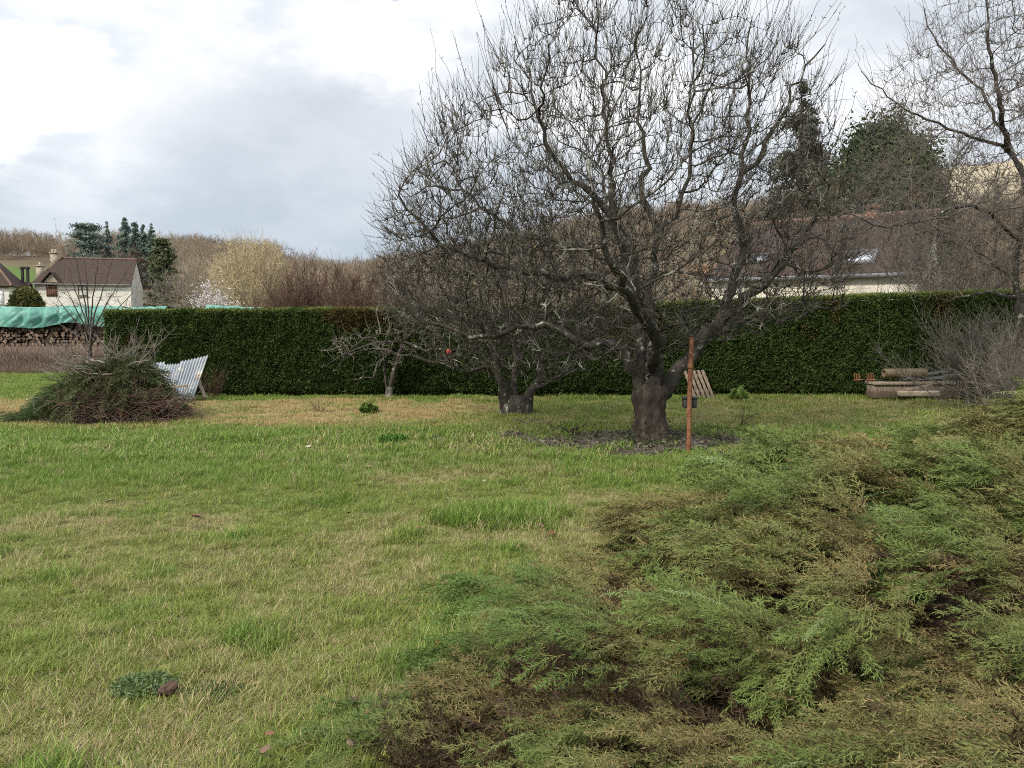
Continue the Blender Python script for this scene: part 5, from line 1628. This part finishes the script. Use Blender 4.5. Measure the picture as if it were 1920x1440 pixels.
    brown = np.clip(pbrown[idx] * rng.uniform(.6, 1.1, n) + ss(inner, .42, .85) * .75, 0, 1)
    blue = pblue[idx]; lush = plush[idx]
    pos[:, 2] = np.maximum(pos[:, 2], .015)

    def colf(i, at):
        t = at[None, :, 0]; tip = at[None, :, 1]; rd = at[None, :, 2]
        br = brown[i][:, None]; bl = blue[i][:, None]; lu = lush[i][:, None]
        g1 = np.array((.052, .082, .018)); g2 = np.array((.165, .222, .056)); gb_ = np.array((.050, .095, .020)); gb2 = np.array((.110, .185, .042))
        w = np.clip(.25 + .5 * rd + .35 * (lu - .5), 0, 1)[..., None]
        gr = g1 + (g2 - g1) * w; bgc = gb_ + (gb2 - gb_) * w
        c = gr + (bgc - gr) * (bl * (1 - br * .7))[..., None]
        # new growth at the ends is paler
        c = c + (np.array((.29, .34, .14)) - c) * (ss(t, .80, 1.0) * .55 * (1 - bl))[..., None]
        b1 = np.array((.080, .054, .022)); b2 = np.array((.28, .21, .092))
        bc = b1 + (b2 - b1) * rd[..., None]
        f = np.clip(br * (.55 + .5 * rd) - .15 * t + ss(t, .30, .05) * .5, 0, 1)
        return c + (bc - c) * f[..., None]
    g = Geo(); place_fronds(g, tmpl, pos, az, pit, roll, scl, colf)
    # dead sprays deep inside
    nd = 5200
    yd = np.exp(rng.uniform(math.log(.8), math.log(9.4), nd)); ud = rng.uniform(600, 2080, nd); xd = (ud - 960) / F * yd
    hd_, sd2 = jun_h(xd, yd); kd = sd2 > .15; xd, yd, hd_ = xd[kd], yd[kd], hd_[kd]; nd = len(xd)
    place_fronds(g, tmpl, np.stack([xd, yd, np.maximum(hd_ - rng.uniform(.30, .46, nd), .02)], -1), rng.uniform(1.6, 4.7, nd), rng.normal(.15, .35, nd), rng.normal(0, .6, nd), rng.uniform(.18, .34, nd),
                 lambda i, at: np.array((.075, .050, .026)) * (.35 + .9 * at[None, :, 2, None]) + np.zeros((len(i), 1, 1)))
    # long pale leading shoots at the ends of the boughs
    lt = [frond(980 + i, 34, .085, 3, .075, .016, (.30, .42)) for i in range(4)]
    nl = 2; bi = np.repeat(np.nonzero(~under)[0], nl); k = len(bi)
    tq = rng.uniform(.55, .95, k); axl = pL[bi] * tq; lat = rng.uniform(-.6, .6, k) * pW[bi]
    c2, s2 = np.cos(paz[bi]), np.sin(paz[bi])
    pl_ = np.stack([x[bi] - c2 * pL[bi] * .45 + c2 * axl - s2 * lat, y[bi] - s2 * pL[bi] * .45 + s2 * axl + c2 * lat, pz[bi] + np.tan(ppit[bi]) * axl - pdr[bi] * axl ** 2 + .015], -1)
    pl_[:, 2] = np.maximum(pl_[:, 2], .03)
    pale = (.6 + .6 * rng.uniform(0, 1, k)); lb = pblue[bi]; lbr = pbrown[bi]

    def colL(i, at):
        c = np.array((.115, .165, .052)) + (np.array((.27, .33, .145)) - np.array((.115, .165, .052))) * np.clip(at[None, :, 0] * pale[i][:, None] , 0, 1)[..., None]
        c = c + (np.array((.095, .165, .042)) - c) * (lb[i] * .8)[:, None, None]
        return c + (np.array((.20, .15, .065)) - c) * (lbr[i] * .5)[:, None, None]
    place_fronds(g, lt, pl_, paz[bi] + lat * 1.2 + rng.normal(0, .25, k), np.arctan(np.tan(ppit[bi]) - 2 * pdr[bi] * axl) + rng.normal(.14, .12, k), rng.normal(0, .4, k), rng.uniform(.22, .42, k) * (.65 + .5 * ss(pl_[:, 1], 1.5, 6.5)), colL)
    g.build('sprays', M['needle'], root, base)


build_juniper()


# ------------------------------------------------------------------ brush pile
def build_brush():
    base = np.array((BRUSH[0], BRUSH[1] + .85, 0.0))
    root = thing('brush_pile', 'mound of cut conifer branches with bare sticks on top', 'brush pile', base)
    hw, hd, H = 1.38, .95, .93

    def hgt(x, y):
        q = np.hypot((x - .10 * 0) / hw, y / hd)
        sk = 1 + .12 * np.sin(np.arctan2(y, x))
        h = H * np.clip(1 - np.clip(q, 0, 1) ** 3.0, 0, 1)
        return h * (.72 + .38 * ss(x, -1.3, .1) - .58 * ss(x, .12, 1.05)) * (1 + .25 * (vn(np.stack([x, y], -1), 2.2, 5, 2) - .5))
    g = Geo()
    xs = np.linspace(-1.5, 1.5, 40); ys = np.linspace(-1.05, 1.05, 30); X, Y = np.meshgrid(xs, ys); x, y = X.ravel(), Y.ravel()
    z = hgt(x, y) - .17 + (vn(np.stack([x, y], -1), 6, 2, 2) - .5) * .1
    z = np.maximum(z, -.08)
    i = np.arange(39 * 29); a = (i // 39) * 40 + i % 39
    g.add(np.stack([x, y, z], -1) + base, np.stack([a, a + 1, a + 41, a + 40], -1), None, np.array((.014, .010, .008)))
    g.build('thatch', M['ground'], root, base, True)
    tmpl = [frond(700 + i, 22, .26, 9, .075, .014, (.15, .42)) for i in range(6)]
    n = 2100
    th = rng.uniform(0, 6.283, n); q = rng.uniform(0, 1, n) ** .55 * .98
    x = np.cos(th) * q * hw; y = np.sin(th) * q * hd
    hole = np.hypot((x - .40) / .75, (y + .84) / .16) < 1          # open lower front where brown twigs show
    k = ~hole | (rng.uniform(size=n) < .12); x, y, th, q = x[k], y[k], th[k], q[k]; n = len(x)
    z = hgt(x, y)
    az = np.arctan2(y / hd, x / hw) + rng.normal(0, .75, n)
    pos = np.stack([x, y, z + rng.uniform(-.10, .03, n)], -1)
    pit = -np.clip(q, 0, 1) ** 2 * .75 + rng.normal(.05, .25, n)
    scl = rng.uniform(.40, .78, n)
    pos = pos - np.stack([np.cos(az), np.sin(az), 0 * z], -1) * (scl * .5)[:, None]
    nv = vn(np.stack([x, y], -1), 1.7, 9, 2)

    def colf(i, at):
        rd = at[None, :, 2]; t = at[None, :, 0]
        g1 = np.array((.035, .050, .016)); g2 = np.array((.115, .145, .055))
        c = g1 + (g2 - g1) * np.clip(rd * .7 + (nv[i][:, None] - .35), 0, 1)[..., None]
        f = np.clip(ss(t, .5, .05) * .8 + (nv[i][:, None] < .36) * .45 * rd, 0, 1)
        c = c + (np.array((.15, .115, .078)) * (.6 + .7 * rd[..., None]) - c) * f[..., None]
        return c
    g = Geo(); place_fronds(g, tmpl, pos + base, az, pit, rng.normal(0, .5, n), scl, colf)
    # a low green skirt on the left end
    m = 150
    x = rng.uniform(-1.5, -.75, m); y = rng.uniform(-.75, .2, m)
    az = rng.uniform(2.2, 4.4, m)
    place_fronds(g, tmpl, np.stack([x, y, np.maximum(hgt(x, y), .05) + rng.uniform(0, .1, m)], -1) + base, az, rng.normal(-.25, .3, m), rng.normal(0, .5, m), rng.uniform(.3, .5, m),
                 lambda i, at: np.array((.040, .072, .020)) * (.5 + 1.0 * at[None, :, 2, None]) + np.zeros((len(i), 1, 1)))
    g.build('cuttings', M['needle'], root, base)
    # brown twigs low at the front
    g = Geo(); n = 620
    x = rng.uniform(-.45, 1.30, n); z = rng.uniform(.02, .50, n) * np.clip(1.25 - np.abs(x - .25) * .7, .2, 1)
    y = -hd * np.sqrt(np.clip(1 - (x / 1.45) ** 2, .05, 1)) * (1 - z * .5) + rng.uniform(-.02, .25, n)
    d = nrm(np.stack([rng.normal(0, 1, n), rng.normal(-.1, .4, n), rng.normal(.12, .5, n)], -1))
    Xb, Rb, cb = side_twigs(np.stack([x, y, z], -1) + base, d, rng.uniform(.2, .55, n), rng.uniform(.0035, .007, n), 5, up=-.05, curl=.45)
    tubes(g, Xb, Rb, cb, 4)
    g.build('brown_twigs', M['twig_red2'], root, base, False, False)
    # bare grey sticks on top and sticking out at the sides
    g = Geo()

    def stick(p, d, L, r0, nt=9, curl=.25, up=.15):
        X, Rr, ci = side_twigs(p, d, L, r0, 7, up=up, curl=curl)
        tubes(g, X, Rr, ci, 5)
        W = X.reshape(len(p), 7, 3)
        ii = np.repeat(np.arange(len(p)), nt); i0 = rng.integers(2, 6, len(ii)); pb = W[ii, i0]
        dd = nrm(nrm(W[ii, np.minimum(i0 + 1, 6)] - W[ii, i0 - 1]) * .8 + rng.normal(size=(len(ii), 3)) * .7)
        X2, R2, c2 = side_twigs(pb, dd, rng.uniform(.15, .6, len(ii)) * L[ii] * .6, r0[ii] * .5, 5, up=.2, curl=.35)
        tubes(g, X2, R2, c2, 3)
    n = 30
    p = base + np.stack([rng.uniform(-.35, .55, n), rng.uniform(-.4, .5, n), rng.uniform(.75, .98, n)], -1)
    d = nrm(np.stack([rng.normal(.2, .55, n), rng.normal(0, .5, n), rng.uniform(.3, 1.0, n)], -1))
    stick(p, d, rng.uniform(.4, .85, n), rng.uniform(.005, .010, n), 9)
    n = 60
    p = base + np.stack([rng.uniform(-.9, .2, n), rng.uniform(-.6, .5, n), rng.uniform(.7, .95, n)], -1)
    d = nrm(np.stack([rng.normal(-.8, .5, n), rng.normal(0, .5, n), rng.uniform(.05, .5, n)], -1))
    stick(p, d, rng.uniform(.4, .9, n), rng.uniform(.0035, .0065, n), 8)
    n = 26                                          # sticks poking out at both sides
    sgn = np.where(rng.uniform(size=n) < .5, 1, -1)
    p = base + np.stack([sgn * rng.uniform(.9, 1.25, n), rng.uniform(-.8, .2, n), rng.uniform(.1, .4, n)], -1)
    d = nrm(np.stack([sgn * rng.uniform(.4, 1, n), rng.normal(-.2, .4, n), rng.uniform(-.1, .7, n)], -1))
    stick(p, d, rng.uniform(.25, .55, n), rng.uniform(.004, .007, n), 4)
    n = 16                                          # thicker pale sticks lying across the top
    p = base + np.stack([rng.uniform(-.3, .4, n), rng.uniform(-.55, 0, n), rng.uniform(.80, 1.0, n)], -1)
    d = nrm(np.stack([rng.choice([-1, 1], n) * rng.uniform(.6, 1, n), rng.normal(0, .3, n), rng.normal(.05, .15, n)], -1))
    stick(p, d, rng.uniform(.4, .8, n), rng.uniform(.011, .018, n), 3, .12, 0)
    g.build('bare_branches', M['twig_grey'], root, base, False, False)


M['twig_red2'] = mat_noise('twig_red2', [(.055, .030, .024), (.12, .07, .056), (.18, .125, .10)], 6, .9)
build_brush()


# ------------------------------------------------------------------ corrugated sheets, props
def mat_zincsheet():
    return mat_noise('galvanised_sheet', [(.22, .26, .30), (.33, .36, .385), (.43, .445, .445)], 2.5, .5, spec=.4,
                     extra=[((.62, .60, .56), 3.0, .56, .68), ((.36, .22, .14), 3.4, .60, .72), ((.13, .08, .06), 7.0, .70, .76)])


M['sheet'] = mat_zincsheet()


def corrugated(label, TL, TR, BR, BL, waves):
    TL, TR, BR, BL = [np.array(q) for q in (TL, TR, BR, BL)]
    nu, nv = waves * 10 + 1, 10
    S, T = np.meshgrid(np.linspace(0, 1, nu), np.linspace(0, 1, nv))
    P = (TL * (1 - S[..., None]) + TR * S[..., None]) * (1 - T[..., None]) + (BL * (1 - S[..., None]) + BR * S[..., None]) * T[..., None]
    no = nrm(np.cross(TR - TL, BL - TL))
    P = P + no * (np.sin(S * waves * 2 * math.pi) * .022 + .02 * np.sin(T * 2.6 + S * 2))[..., None]
    i = np.arange((nu - 1) * (nv - 1)); a = (i // (nu - 1)) * nu + i % (nu - 1)
    g = Geo(); g.add(P.reshape(-1, 3), np.stack([a, a + 1, a + 1 + nu, a + nu], -1))
    base = (BL + BR) / 2
    o = g.build('corrugated_sheet', M['sheet'], None, base, True, False); o.modifiers.new('thickness', 'SOLIDIFY').thickness = .003
    tag(o, label, 'metal sheet', 'corrugated sheets by the hedge')


corrugated('rust-stained corrugated metal sheet tilting up to a sharp corner, rightmost of three', px(338, 678, 17.0), px(390, 666, 17.1), px(363, 750, 16.45), px(316, 749, 16.4), 9)
corrugated('bluish corrugated metal sheet between two others, behind the brush pile', px(301, 684, 17.25), px(340, 681, 17.2), px(326, 749, 16.65), px(282, 745, 16.6), 8)
corrugated('pale corrugated metal sheet whose top shows above the brush pile, leftmost of three', px(262, 681, 17.5), px(309, 678, 17.45), px(292, 748, 16.95), px(244, 745, 16.9), 8)


def beam(name, label, cat, p, q, w, h, mat, group=None):
    p, q = np.array(p), np.array(q)
    d = nrm(q - p); L = float(np.linalg.norm(q - p)); s = nrm(np.cross(d, [0, 0, 1.0]) + 1e-6); t = np.cross(s, d)
    g = Geo(); g.box((p + q) / 2, (L, w, h), np.stack([d, s, t], 1))
    o = bevel(g.build(name, mat, None, (p + q) / 2, False, False), .004)
    if label: tag(o, label, cat, group)
    return o


beam('wooden_prop', 'grey slanting wooden prop behind the right corrugated sheet', 'prop', px(371, 711, 17.2), px(385, 747, 16.75), .07, .05, M['wood_weathered'])
beam('plank', 'short grey plank lying across the front of the corrugated sheets', 'plank', px(298, 727, 16.25), px(352, 723, 16.3), .05, .05, M['wood_weathered'])
beam('plank', 'thin grey batten sticking out of the brush pile across the bluish sheet', 'plank', px(285, 704, 16.5), px(320, 704, 16.55), .03, .03, M['wood_weathered'])
b = px(402, 742, 17.6); b[2] = 0
fan_shrub('dead_shrub', 'low brown dead growth between the corrugated sheets and the hedge', b, .75, .8, 16, M['twig_red'], .006, 16, twl=.35, dep=.5)


# ------------------------------------------------------------------ rusty pole, pallet, scrap wood
def build_right_objects():
    base = gp(1291, 850); D = float(base[1])
    root = thing('rusty_pole', 'upright rusty iron pole in front of the big apple trunk', 'pole', base)
    g = Geo(); tubes(g, np.array([base + [0, 0, -.15], px(1293, 740, D), px(1297, 632, D)]), [.029, .029, .029], [0, 0, 0], 12)
    tubes(g, np.array([px(1297, 632, D), px(1297, 631.5, D)]), [.029, .001], [0, 0], 12)
    g.build('shaft', M['rust'], root, base, True, False)
    g = Geo()
    for v in (690, 775): g = Geo(); c = px(1294.5 if v < 700 else 1292, v, D); tubes(g, np.array([c, c + [0, 0, .05]]), [.037, .037], [0, 0], 12); g.build('collar', M['rust'], root, base, True, False)
    g = Geo(); c = px(1293, 756, D + .09); g.box(c, (.17, .10, .115)); g.box(c + [0, .0, .07], (.20, .13, .02)); bevel(g.build('block', M['iron_dark'], root, base, False, False), .008)
    # slatted pallet leaning on the hedge
    c0 = px(1315, 746, 17.3); c0[2] = 0
    root = thing('wooden_pallet', 'slatted wooden pallet leaning against the hedge behind the rusty pole', 'pallet', c0)
    for i in range(5):
        a = px(1284 + i * 8.2, 696 - i * .5, 17.9); q = px(1304 + i * 8.6, 747, 17.35); q[2] = .01
        d = nrm(q - a); s = nrm(np.cross(d, [0, 1.0, .4])); t = np.cross(s, d)
        g = Geo(); g.box((a + q) / 2, (float(np.linalg.norm(q - a)), .065, .025), np.stack([d, s, t], 1)); bevel(g.build('slat', M['wood_mid'], root, c0, False, False), .004)
    for f in (.2, .75):
        a = px(1284, 696, 17.9) * (1 - f) + px(1304, 747, 17.35) * f + [-.03, .05, 0]; q = px(1317, 694, 17.9) * (1 - f) + px(1338, 747, 17.35) * f + [.03, .05, 0]
        d = nrm(q - a); s = nrm(np.cross(d, [0, 1.0, 0])); t = np.cross(s, d)
        g = Geo(); g.box((a + q) / 2, (float(np.linalg.norm(q - a)), .07, .06), np.stack([d, s, t], 1)); bevel(g.build('rail', M['wood_brown'], root, c0, False, False), .004)
    # timber stack
    def bm(u0, v0, u1, v1, d0, d1, w, h, mat, lb): beam('timber_plank', lb, 'plank', px(u0, v0, d0), px(u1, v1, d1), w, h, M[mat])
    bm(1630, 738.5, 1835, 739.5, 17.35, 17.4, .34, .15, 'wood_brown', 'dark brown bottom plank of the timber stack before the hedge')
    bm(1632, 727, 1835, 727.5, 17.35, 17.4, .34, .14, 'wood_weathered', 'thick weathered beam in the middle of the timber stack')
    bm(1630, 718, 1838, 717, 17.35, 17.4, .44, .05, 'wood_weathered', 'pale flat board on top of the timber stack, under the roll')
    bm(1690, 733, 1748, 722, 17.0, 17.0, .03, .06, 'wood_weathered', 'thin plank leaning slantwise on the front of the timber stack')
    bm(1795, 722, 1862, 731, 17.05, 16.95, .05, .05, 'wood_weathered', 'grey batten sloping down at the right end of the timber stack')
    g = Geo(); c = px(1722, 738, 17.0); c[2] = max(c[2], .07)
    g.box(c, (.85, .2, .12)); o = bevel(g.build('stone_block', M['stone'], None, c, False, False), .025); tag(o, 'pale low stone block lying before the timber stack', 'stone')
    # the roll lying on the stack
    p, q = px(1657, 699.5, 17.35), px(1735, 699, 17.4)
    root = thing('clay_pipe', 'short brown pipe lying on top of the timber stack', 'pipe', (p + q) / 2)
    r0 = 8.3 / F * 17.35
    d = nrm(q - p)
    g = Geo(); tubes(g, np.array([p, p + (q - p) * .5, q]), [r0] * 3, [0] * 3, 20, knob=.03); tubes(g, np.array([q, p]), [r0 * .72] * 2, [0] * 2, 20)
    for e in (p, q):
        s = -1 if e is p else 1
        tubes(g, np.array([e + d * s * .001, e + d * s * .002]), [r0, r0 * .72], [0, 0], 20)
    g.build('tube', M['wood_brown2'], root, (p + q) / 2, True, False)
    g = Geo()
    for f in (.30, .56): c = p + (q - p) * f; tubes(g, np.array([c, c + d * .025]), [r0 * 1.05] * 2, [0, 0], 20)
    g.build('band', M['wood_weathered'], root, (p + q) / 2, True, False)
    # two rusty rake heads
    for u0, n, lb in ((1603, 4, 'rusty rake head with upright tines, left of a second one'), (1626, 5, 'rusty rake head with upright tines, next to the brown pipe')):
        b = px(u0 + 5, 713, 17.4)
        root = thing('rake_head', lb, 'rake', b, 'rusty rakes by the timber stack')
        g = Geo(); a, c = px(u0 - 2, 713, 17.4), px(u0 + n * 3 + 1, 712, 17.4); tubes(g, np.array([a, c]), [.016, .016], [0, 0], 6); g.build('bar', M['rust'], root, b, True, False)
        for i in range(n):
            a = px(u0 + i * 3, 712.5, 17.4)
            g = Geo(); tubes(g, np.array([a, a + [-.005, .0, .08], a + [-.012, .0, .13], a + [-.03, 0, .155]]), [.009, .009, .008, .004], [0] * 4, 5); g.build('tine', M['rust'], root, b, True, False)
        g = Geo(); tubes(g, np.array([b, px(u0 + 40, 711, 17.5)]), [.014, .014], [0, 0], 6); g.build('handle', M['iron_dark'], root, b, True, False)
    b2 = px(1655, 716, 17.35)
    # iron rods
    r = np.random.default_rng(12)
    for i in range(14):
        u0 = 1672 + r.uniform(0, 55); v0 = 712.5 - r.uniform(0, 2)
        u1 = r.uniform(1800, 1885); v1 = 709 - (u1 - 1740) * r.uniform(.08, .34)
        a, c = px(u0, v0, 17.25 + r.uniform(0, .2)), px(u1, v1, 17.6 + r.uniform(0, .3))
        m = (a + c) / 2 + [0, 0, -.05 * r.uniform(.2, 1)]
        g = Geo(); tubes(g, np.array([a, m, c]), [.008] * 3, [0] * 3, 6); o = g.build('iron_rod', M['zinc'], None, a, True, False)
        tag(o, 'thin grey iron rod in the bundle fanning up from the timber stack', 'rod', 'iron rods on the timber stack')
    for u, d0, h, lb in ((1817, 16.6, 1.0, 'thin upright grey stake right of the timber stack, nearer the stack'), (1844, 16.3, 1.1, 'thin upright grey stake right of the timber stack, nearer the dead shrub')):
        b = px(u, 730, d0); b[2] = 0
        g = Geo(); tubes(g, np.array([b, b + [.0, 0, h]]), [.009, .007], [0, 0], 6); tag(g.build('stake', M['wood_weathered'], None, b, True, False), lb, 'stake', 'thin stakes')


M['wood_brown2'] = mat_noise('pipe_brown', [(.085, .062, .036), (.17, .125, .075), (.22, .17, .11)], 6, .9, .3, 30)
build_right_objects()


# ------------------------------------------------------------------ litter, leaves, weeds
def build_small():
    # leaf litter and clods under the big apple tree: one uncountable layer
    g = Geo(); n = 9000
    x = TRUNK_A[0] + rng.uniform(-3.6, 3.2, n); y = TRUNK_A[1] + rng.uniform(-1.9, 2.0, n)
    dry, tan, lit, lush, tuft, bare = lawn(x, y)
    k = rng.uniform(size=n) < lit; x, y = x[k], y[k]; n = len(x)
    r = np.hypot(x - TRUNK_A[0], y - TRUNK_A[1])
    c = np.stack([x, y, gz(x, y) + .012 + .10 * np.exp(-(r / .42) ** 2) * rng.uniform(0, 1, n)], -1)
    nrmv = nrm(np.array([0, 0, 1]) + rng.normal(size=(n, 3)) * .55); a = nrm(np.cross(nrmv, rng.normal(size=(n, 3)))); b = np.cross(nrmv, a)
    s = rng.uniform(.018, .042, n)[:, None]
    V = np.stack([c - a * s, c - b * s * .55 + nrmv * s * .25, c + a * s, c + b * s * .55 + nrmv * s * .25], 1).reshape(-1, 3)
    col = np.array((.115, .102, .078)) * rng.uniform(.4, 2.0, (n, 1)) + np.array((.0, .02, 0)) * (r < .6)[:, None]
    g.add(V, np.arange(4 * n).reshape(-1, 4), None, np.repeat(col, 4, 0))
    tag(g.build('leaf_litter', M['leaf'], None, TRUNK_A), 'dark leaf litter spread round the big apple trunk', 'litter', None, 'stuff')

    # ivy climbing round the foot of the trunk
    g = Geo(); n = 420
    th = rng.uniform(0, 6.283, n); zz = rng.uniform(0, 1, n) ** 2.4 * .30
    rr = .27 + .16 * np.exp(-zz / .10) * rng.uniform(0, 1.3, n)
    c = TRUNK_A + np.stack([np.cos(th) * rr, np.sin(th) * rr, zz + .02], -1)
    leaf_tris(g, c, np.full(n, .045), np.array((.085, .090, .052)) * rng.uniform(.5, 1.6, (n, 1)), .3)
    tag(g.build('ivy', M['leaf'], None, TRUNK_A), 'low grey-green ivy round the foot of the big apple trunk', 'ivy')

    def leaf(u, v, s, col, label, group='fallen leaves on the lawn', curl=.5):
        p = gp(u, v); p[2] = float(gz(p[0:1], p[1:2])[0]) + .035
        r = np.random.default_rng(int(u * 7 + v))
        k = 7; t = np.linspace(-1, 1, k); w = np.sqrt(np.maximum(1 - np.abs(t) ** 1.7, 0)) * .62
        L = np.stack([t, w, curl * w + .15 * t * t], -1); Mid = np.stack([t, 0 * t, .10 * t * t], -1); Rg = np.stack([t, -w, curl * w * .8 + .2 * t * t], -1)
        V = np.concatenate([L, Mid, Rg]) * s; i = np.arange(k - 1)
        A = Matrix.Rotation(r.uniform(0, 6.28), 3, 'Z') @ Matrix.Rotation(r.uniform(-.5, .5), 3, 'X') @ Matrix.Rotation(r.uniform(-.4, .4), 3, 'Y')
        V = V @ np.array(A).T + p
        g = Geo(); g.add(V, np.concatenate([np.stack([i, i + 1, i + 1 + k, i + k], -1), np.stack([i + k, i + 1 + k, i + 1 + 2 * k, i + 2 * k], -1)]), None, np.array(col))
        o = g.build('fallen_leaf', M['leaf'], None, p, True); o.modifiers.new('thickness', 'SOLIDIFY').thickness = .0015
        tag(o, label, 'leaf', group)
    br = (.16, .085, .06)
    leaf(662, 1328, .036, (.13, .075, .058), 'curled dark brown leaf, largest near the front edge of the juniper', curl=.8)
    leaf(690, 1350, .018, (.20, .10, .07), 'small brown leaf just right of the large curled one')
    leaf(658, 1418, .032, (.30, .23, .15), 'pale tan leaf at the bottom edge beside the juniper')
    leaf(505, 1392, .020, (.28, .13, .08), 'small orange-brown leaf near the bottom, left of the juniper', curl=.3)
    leaf(498, 1428, .026, (.22, .14, .10), 'brown leaf at the very bottom of the lawn')
    leaf(822, 1213, .022, (.30, .05, .03), 'small dark red leaf standing in the grass', curl=.9)
    leaf(1034, 1011, .045, (.16, .085, .05), 'brown crumpled leaf in front of the bright tall tuft of grass', curl=.7)
    leaf(1014, 992, .035, (.24, .15, .11), 'light brown leaf at the front edge of the bright grass tuft')
    leaf(1000, 1068, .038, (.24, .15, .10), 'light brown leaf in the lawn nearest the browned juniper edge')
    leaf(783, 996, .035, (.22, .11, .06), 'flat rusty leaf left of the bright grass tuft', curl=.2)
    leaf(368, 973, .055, (.22, .12, .085), 'upright reddish-brown leaf on the left half of the lawn', curl=.9)
    leaf(207, 943, .05, (.35, .27, .19), 'tan leaf farthest left on the lawn')
    leaf(694, 884, .055, (.50, .38, .26), 'pale leaf lying in the green strip beyond the lawn middle')
    leaf(578, 845, .05, (.55, .48, .40), 'small whitish leaf in the green strip, left of the pale leaf')
    leaf(400, 862, .06, (.24, .16, .10), 'brown leaf in the green strip below the brush pile', curl=.3)
    leaf(908, 912, .02, (.50, .47, .41), 'tiny white scrap in the lawn beyond the bright tuft', 'scraps on the lawn')
    leaf(653, 968, .03, (.10, .07, .05), 'tiny dark leaf in the straw-coloured patch of lawn')
    # stone half sunk in the grass
    p = gp(316, 1306); g = Geo()
    r = np.random.default_rng(5); v0 = nrm(r.normal(size=(46, 3)))
    me = bpy.data.meshes.new('clod')
    import bmesh
    bm = bmesh.new(); bmesh.ops.create_icosphere(bm, subdivisions=3, radius=1)
    for v in bm.verts:
        q = np.array(v.co)[None]; f = 1 + .35 * (float(vn(q, 1.6, 3, 3)[0]) - .5) * 2
        v.co = Vector((v.co.x * .044 * f, v.co.y * .026 * f, v.co.z * .030 * f))
    bm.to_mesh(me); bm.free(); me.materials.append(M['clod'])
    o = bpy.data.objects.new('clod', me); C.objects.link(o); o.location = tuple(p + [0, 0, .035]); o.rotation_euler = (.3, -.35, .4)
    tag(o, 'brown clod of earth half sunk in the near left lawn', 'clod')
    # grey-green creeping weed beside it, and other small plants
    def weed(u, v, w, h, n, c1, c2, name, label, cat='plant', leafs=.02, up=.6):
        p = gp(u, v); p[2] = float(gz(p[0:1], p[1:2])[0])
        q = envelope(n, (0, 0, h * .35), (w / 2, w / 2 * .8, h * .65), .5, .8); q[:, 2] = np.abs(q[:, 2])
        g = Geo(); leaf_tris(g, q + p, np.full(n, leafs), np.array(c1) + (np.array(c2) - np.array(c1)) * rng.uniform(0, 1, (n, 1)), up)
        tag(g.build(name, M['leaf'], None, p), label, cat)
    weed(272, 1290, .30, .05, 1500, (.08, .125, .045), (.16, .23, .10), 'creeping_weed', 'bluish-green feathery creeping weed beside the clod', leafs=.016)
    weed(400, 1300, .26, .03, 500, (.06, .10, .03), (.12, .18, .06), 'creeping_weed', 'dark green creeping weed right of the clod', leafs=.016)
    weed(692, 776, .30, .14, 260, (.03, .07, .012), (.10, .16, .03), 'small_plant', 'small dark green tuft in the dry band before the leaning tree', leafs=.11, up=1.0)
    weed(735, 833, .45, .10, 700, (.05, .12, .02), (.11, .21, .04), 'grass_tussock', 'dark green tussock in the green strip', leafs=.06, up=1.5)
    weed(1385, 752, .35, .25, 130, (.09, .15, .03), (.17, .23, .06), 'small_plant', 'bright green weed right of the leaning pallet', leafs=.12, up=1.0)

    # fallen twigs and dry stalks
    def twigs(u, v, n, L, r0, mat, name, label, flat=1.0, h0=.02, cat='branch'):
        p = gp(u, v); d = nrm(rng.normal(size=(n, 3)) * np.array([1, .6, .35 / flat]) + np.array([0, 0, .3 / flat]))
        g = Geo(); X, Rr, ci = side_twigs(np.tile(p + [0, 0, h0], (n, 1)) + rng.normal(size=(n, 3)) * np.array([.04, .03, .01]), d, rng.uniform(.4, 1, n) * L, np.full(n, r0), 6, up=.1, curl=.35)
        tubes(g, X, Rr, ci, 4)
        W = X.reshape(n, 6, 3); ii = np.repeat(np.arange(n), 4); i0 = rng.integers(1, 5, len(ii))
        X, Rr, ci = side_twigs(W[ii, i0], nrm(rng.normal(size=(len(ii), 3)) + np.array([0, 0, .3])), rng.uniform(.1, .4, len(ii)) * L, np.full(len(ii), r0 * .6), 4)
        tubes(g, X, Rr, ci, 3)
        tag(g.build(name, M[mat], None, p, False, False), label, cat)
    twigs(1070, 812, 6, .30, .012, 'twig_dark', 'fallen_branch', 'black crooked fallen branch left of the big apple trunk')
    twigs(985, 795, 4, .40, .008, 'twig_grey', 'fallen_branch', 'thin grey fallen branch under the squat fruit tree')
    twigs(1010, 835, 9, .34, .004, 'twig_grey', 'dry_stalks', 'sparse dry stalks left of the leaf litter', .6, .0, 'stalks')
    twigs(600, 775, 12, .30, .005, 'twig_red', 'dry_stalks', 'clump of dry brown stalks in the tan band', .5, .0, 'stalks')
    twigs(540, 740, 10, .35, .006, 'twig_tan', 'dry_stalks', 'dry straw stalks against the foot of the hedge', .5, .0, 'stalks')
    twigs(1390, 800, 8, .6, .005, 'twig_dark', 'thorny_sucker', 'thin dark sucker shoots right of the rusty pole', .5, .0, 'shoots')
    twigs(1350, 822, 7, .32, .006, 'twig_dark', 'fallen_branch', 'dark broken twigs in the leaf litter right of the rusty pole')
    twigs(1425, 838, 16, .28, .0035, 'twig_tan', 'dry_stalks', 'pale dry stalks between the litter and the juniper', .45, .0, 'stalks')


M['clod'] = mat_noise('clod', [(.05, .032, .026), (.12, .075, .058)], 30, .95, .5, 60)
build_small()
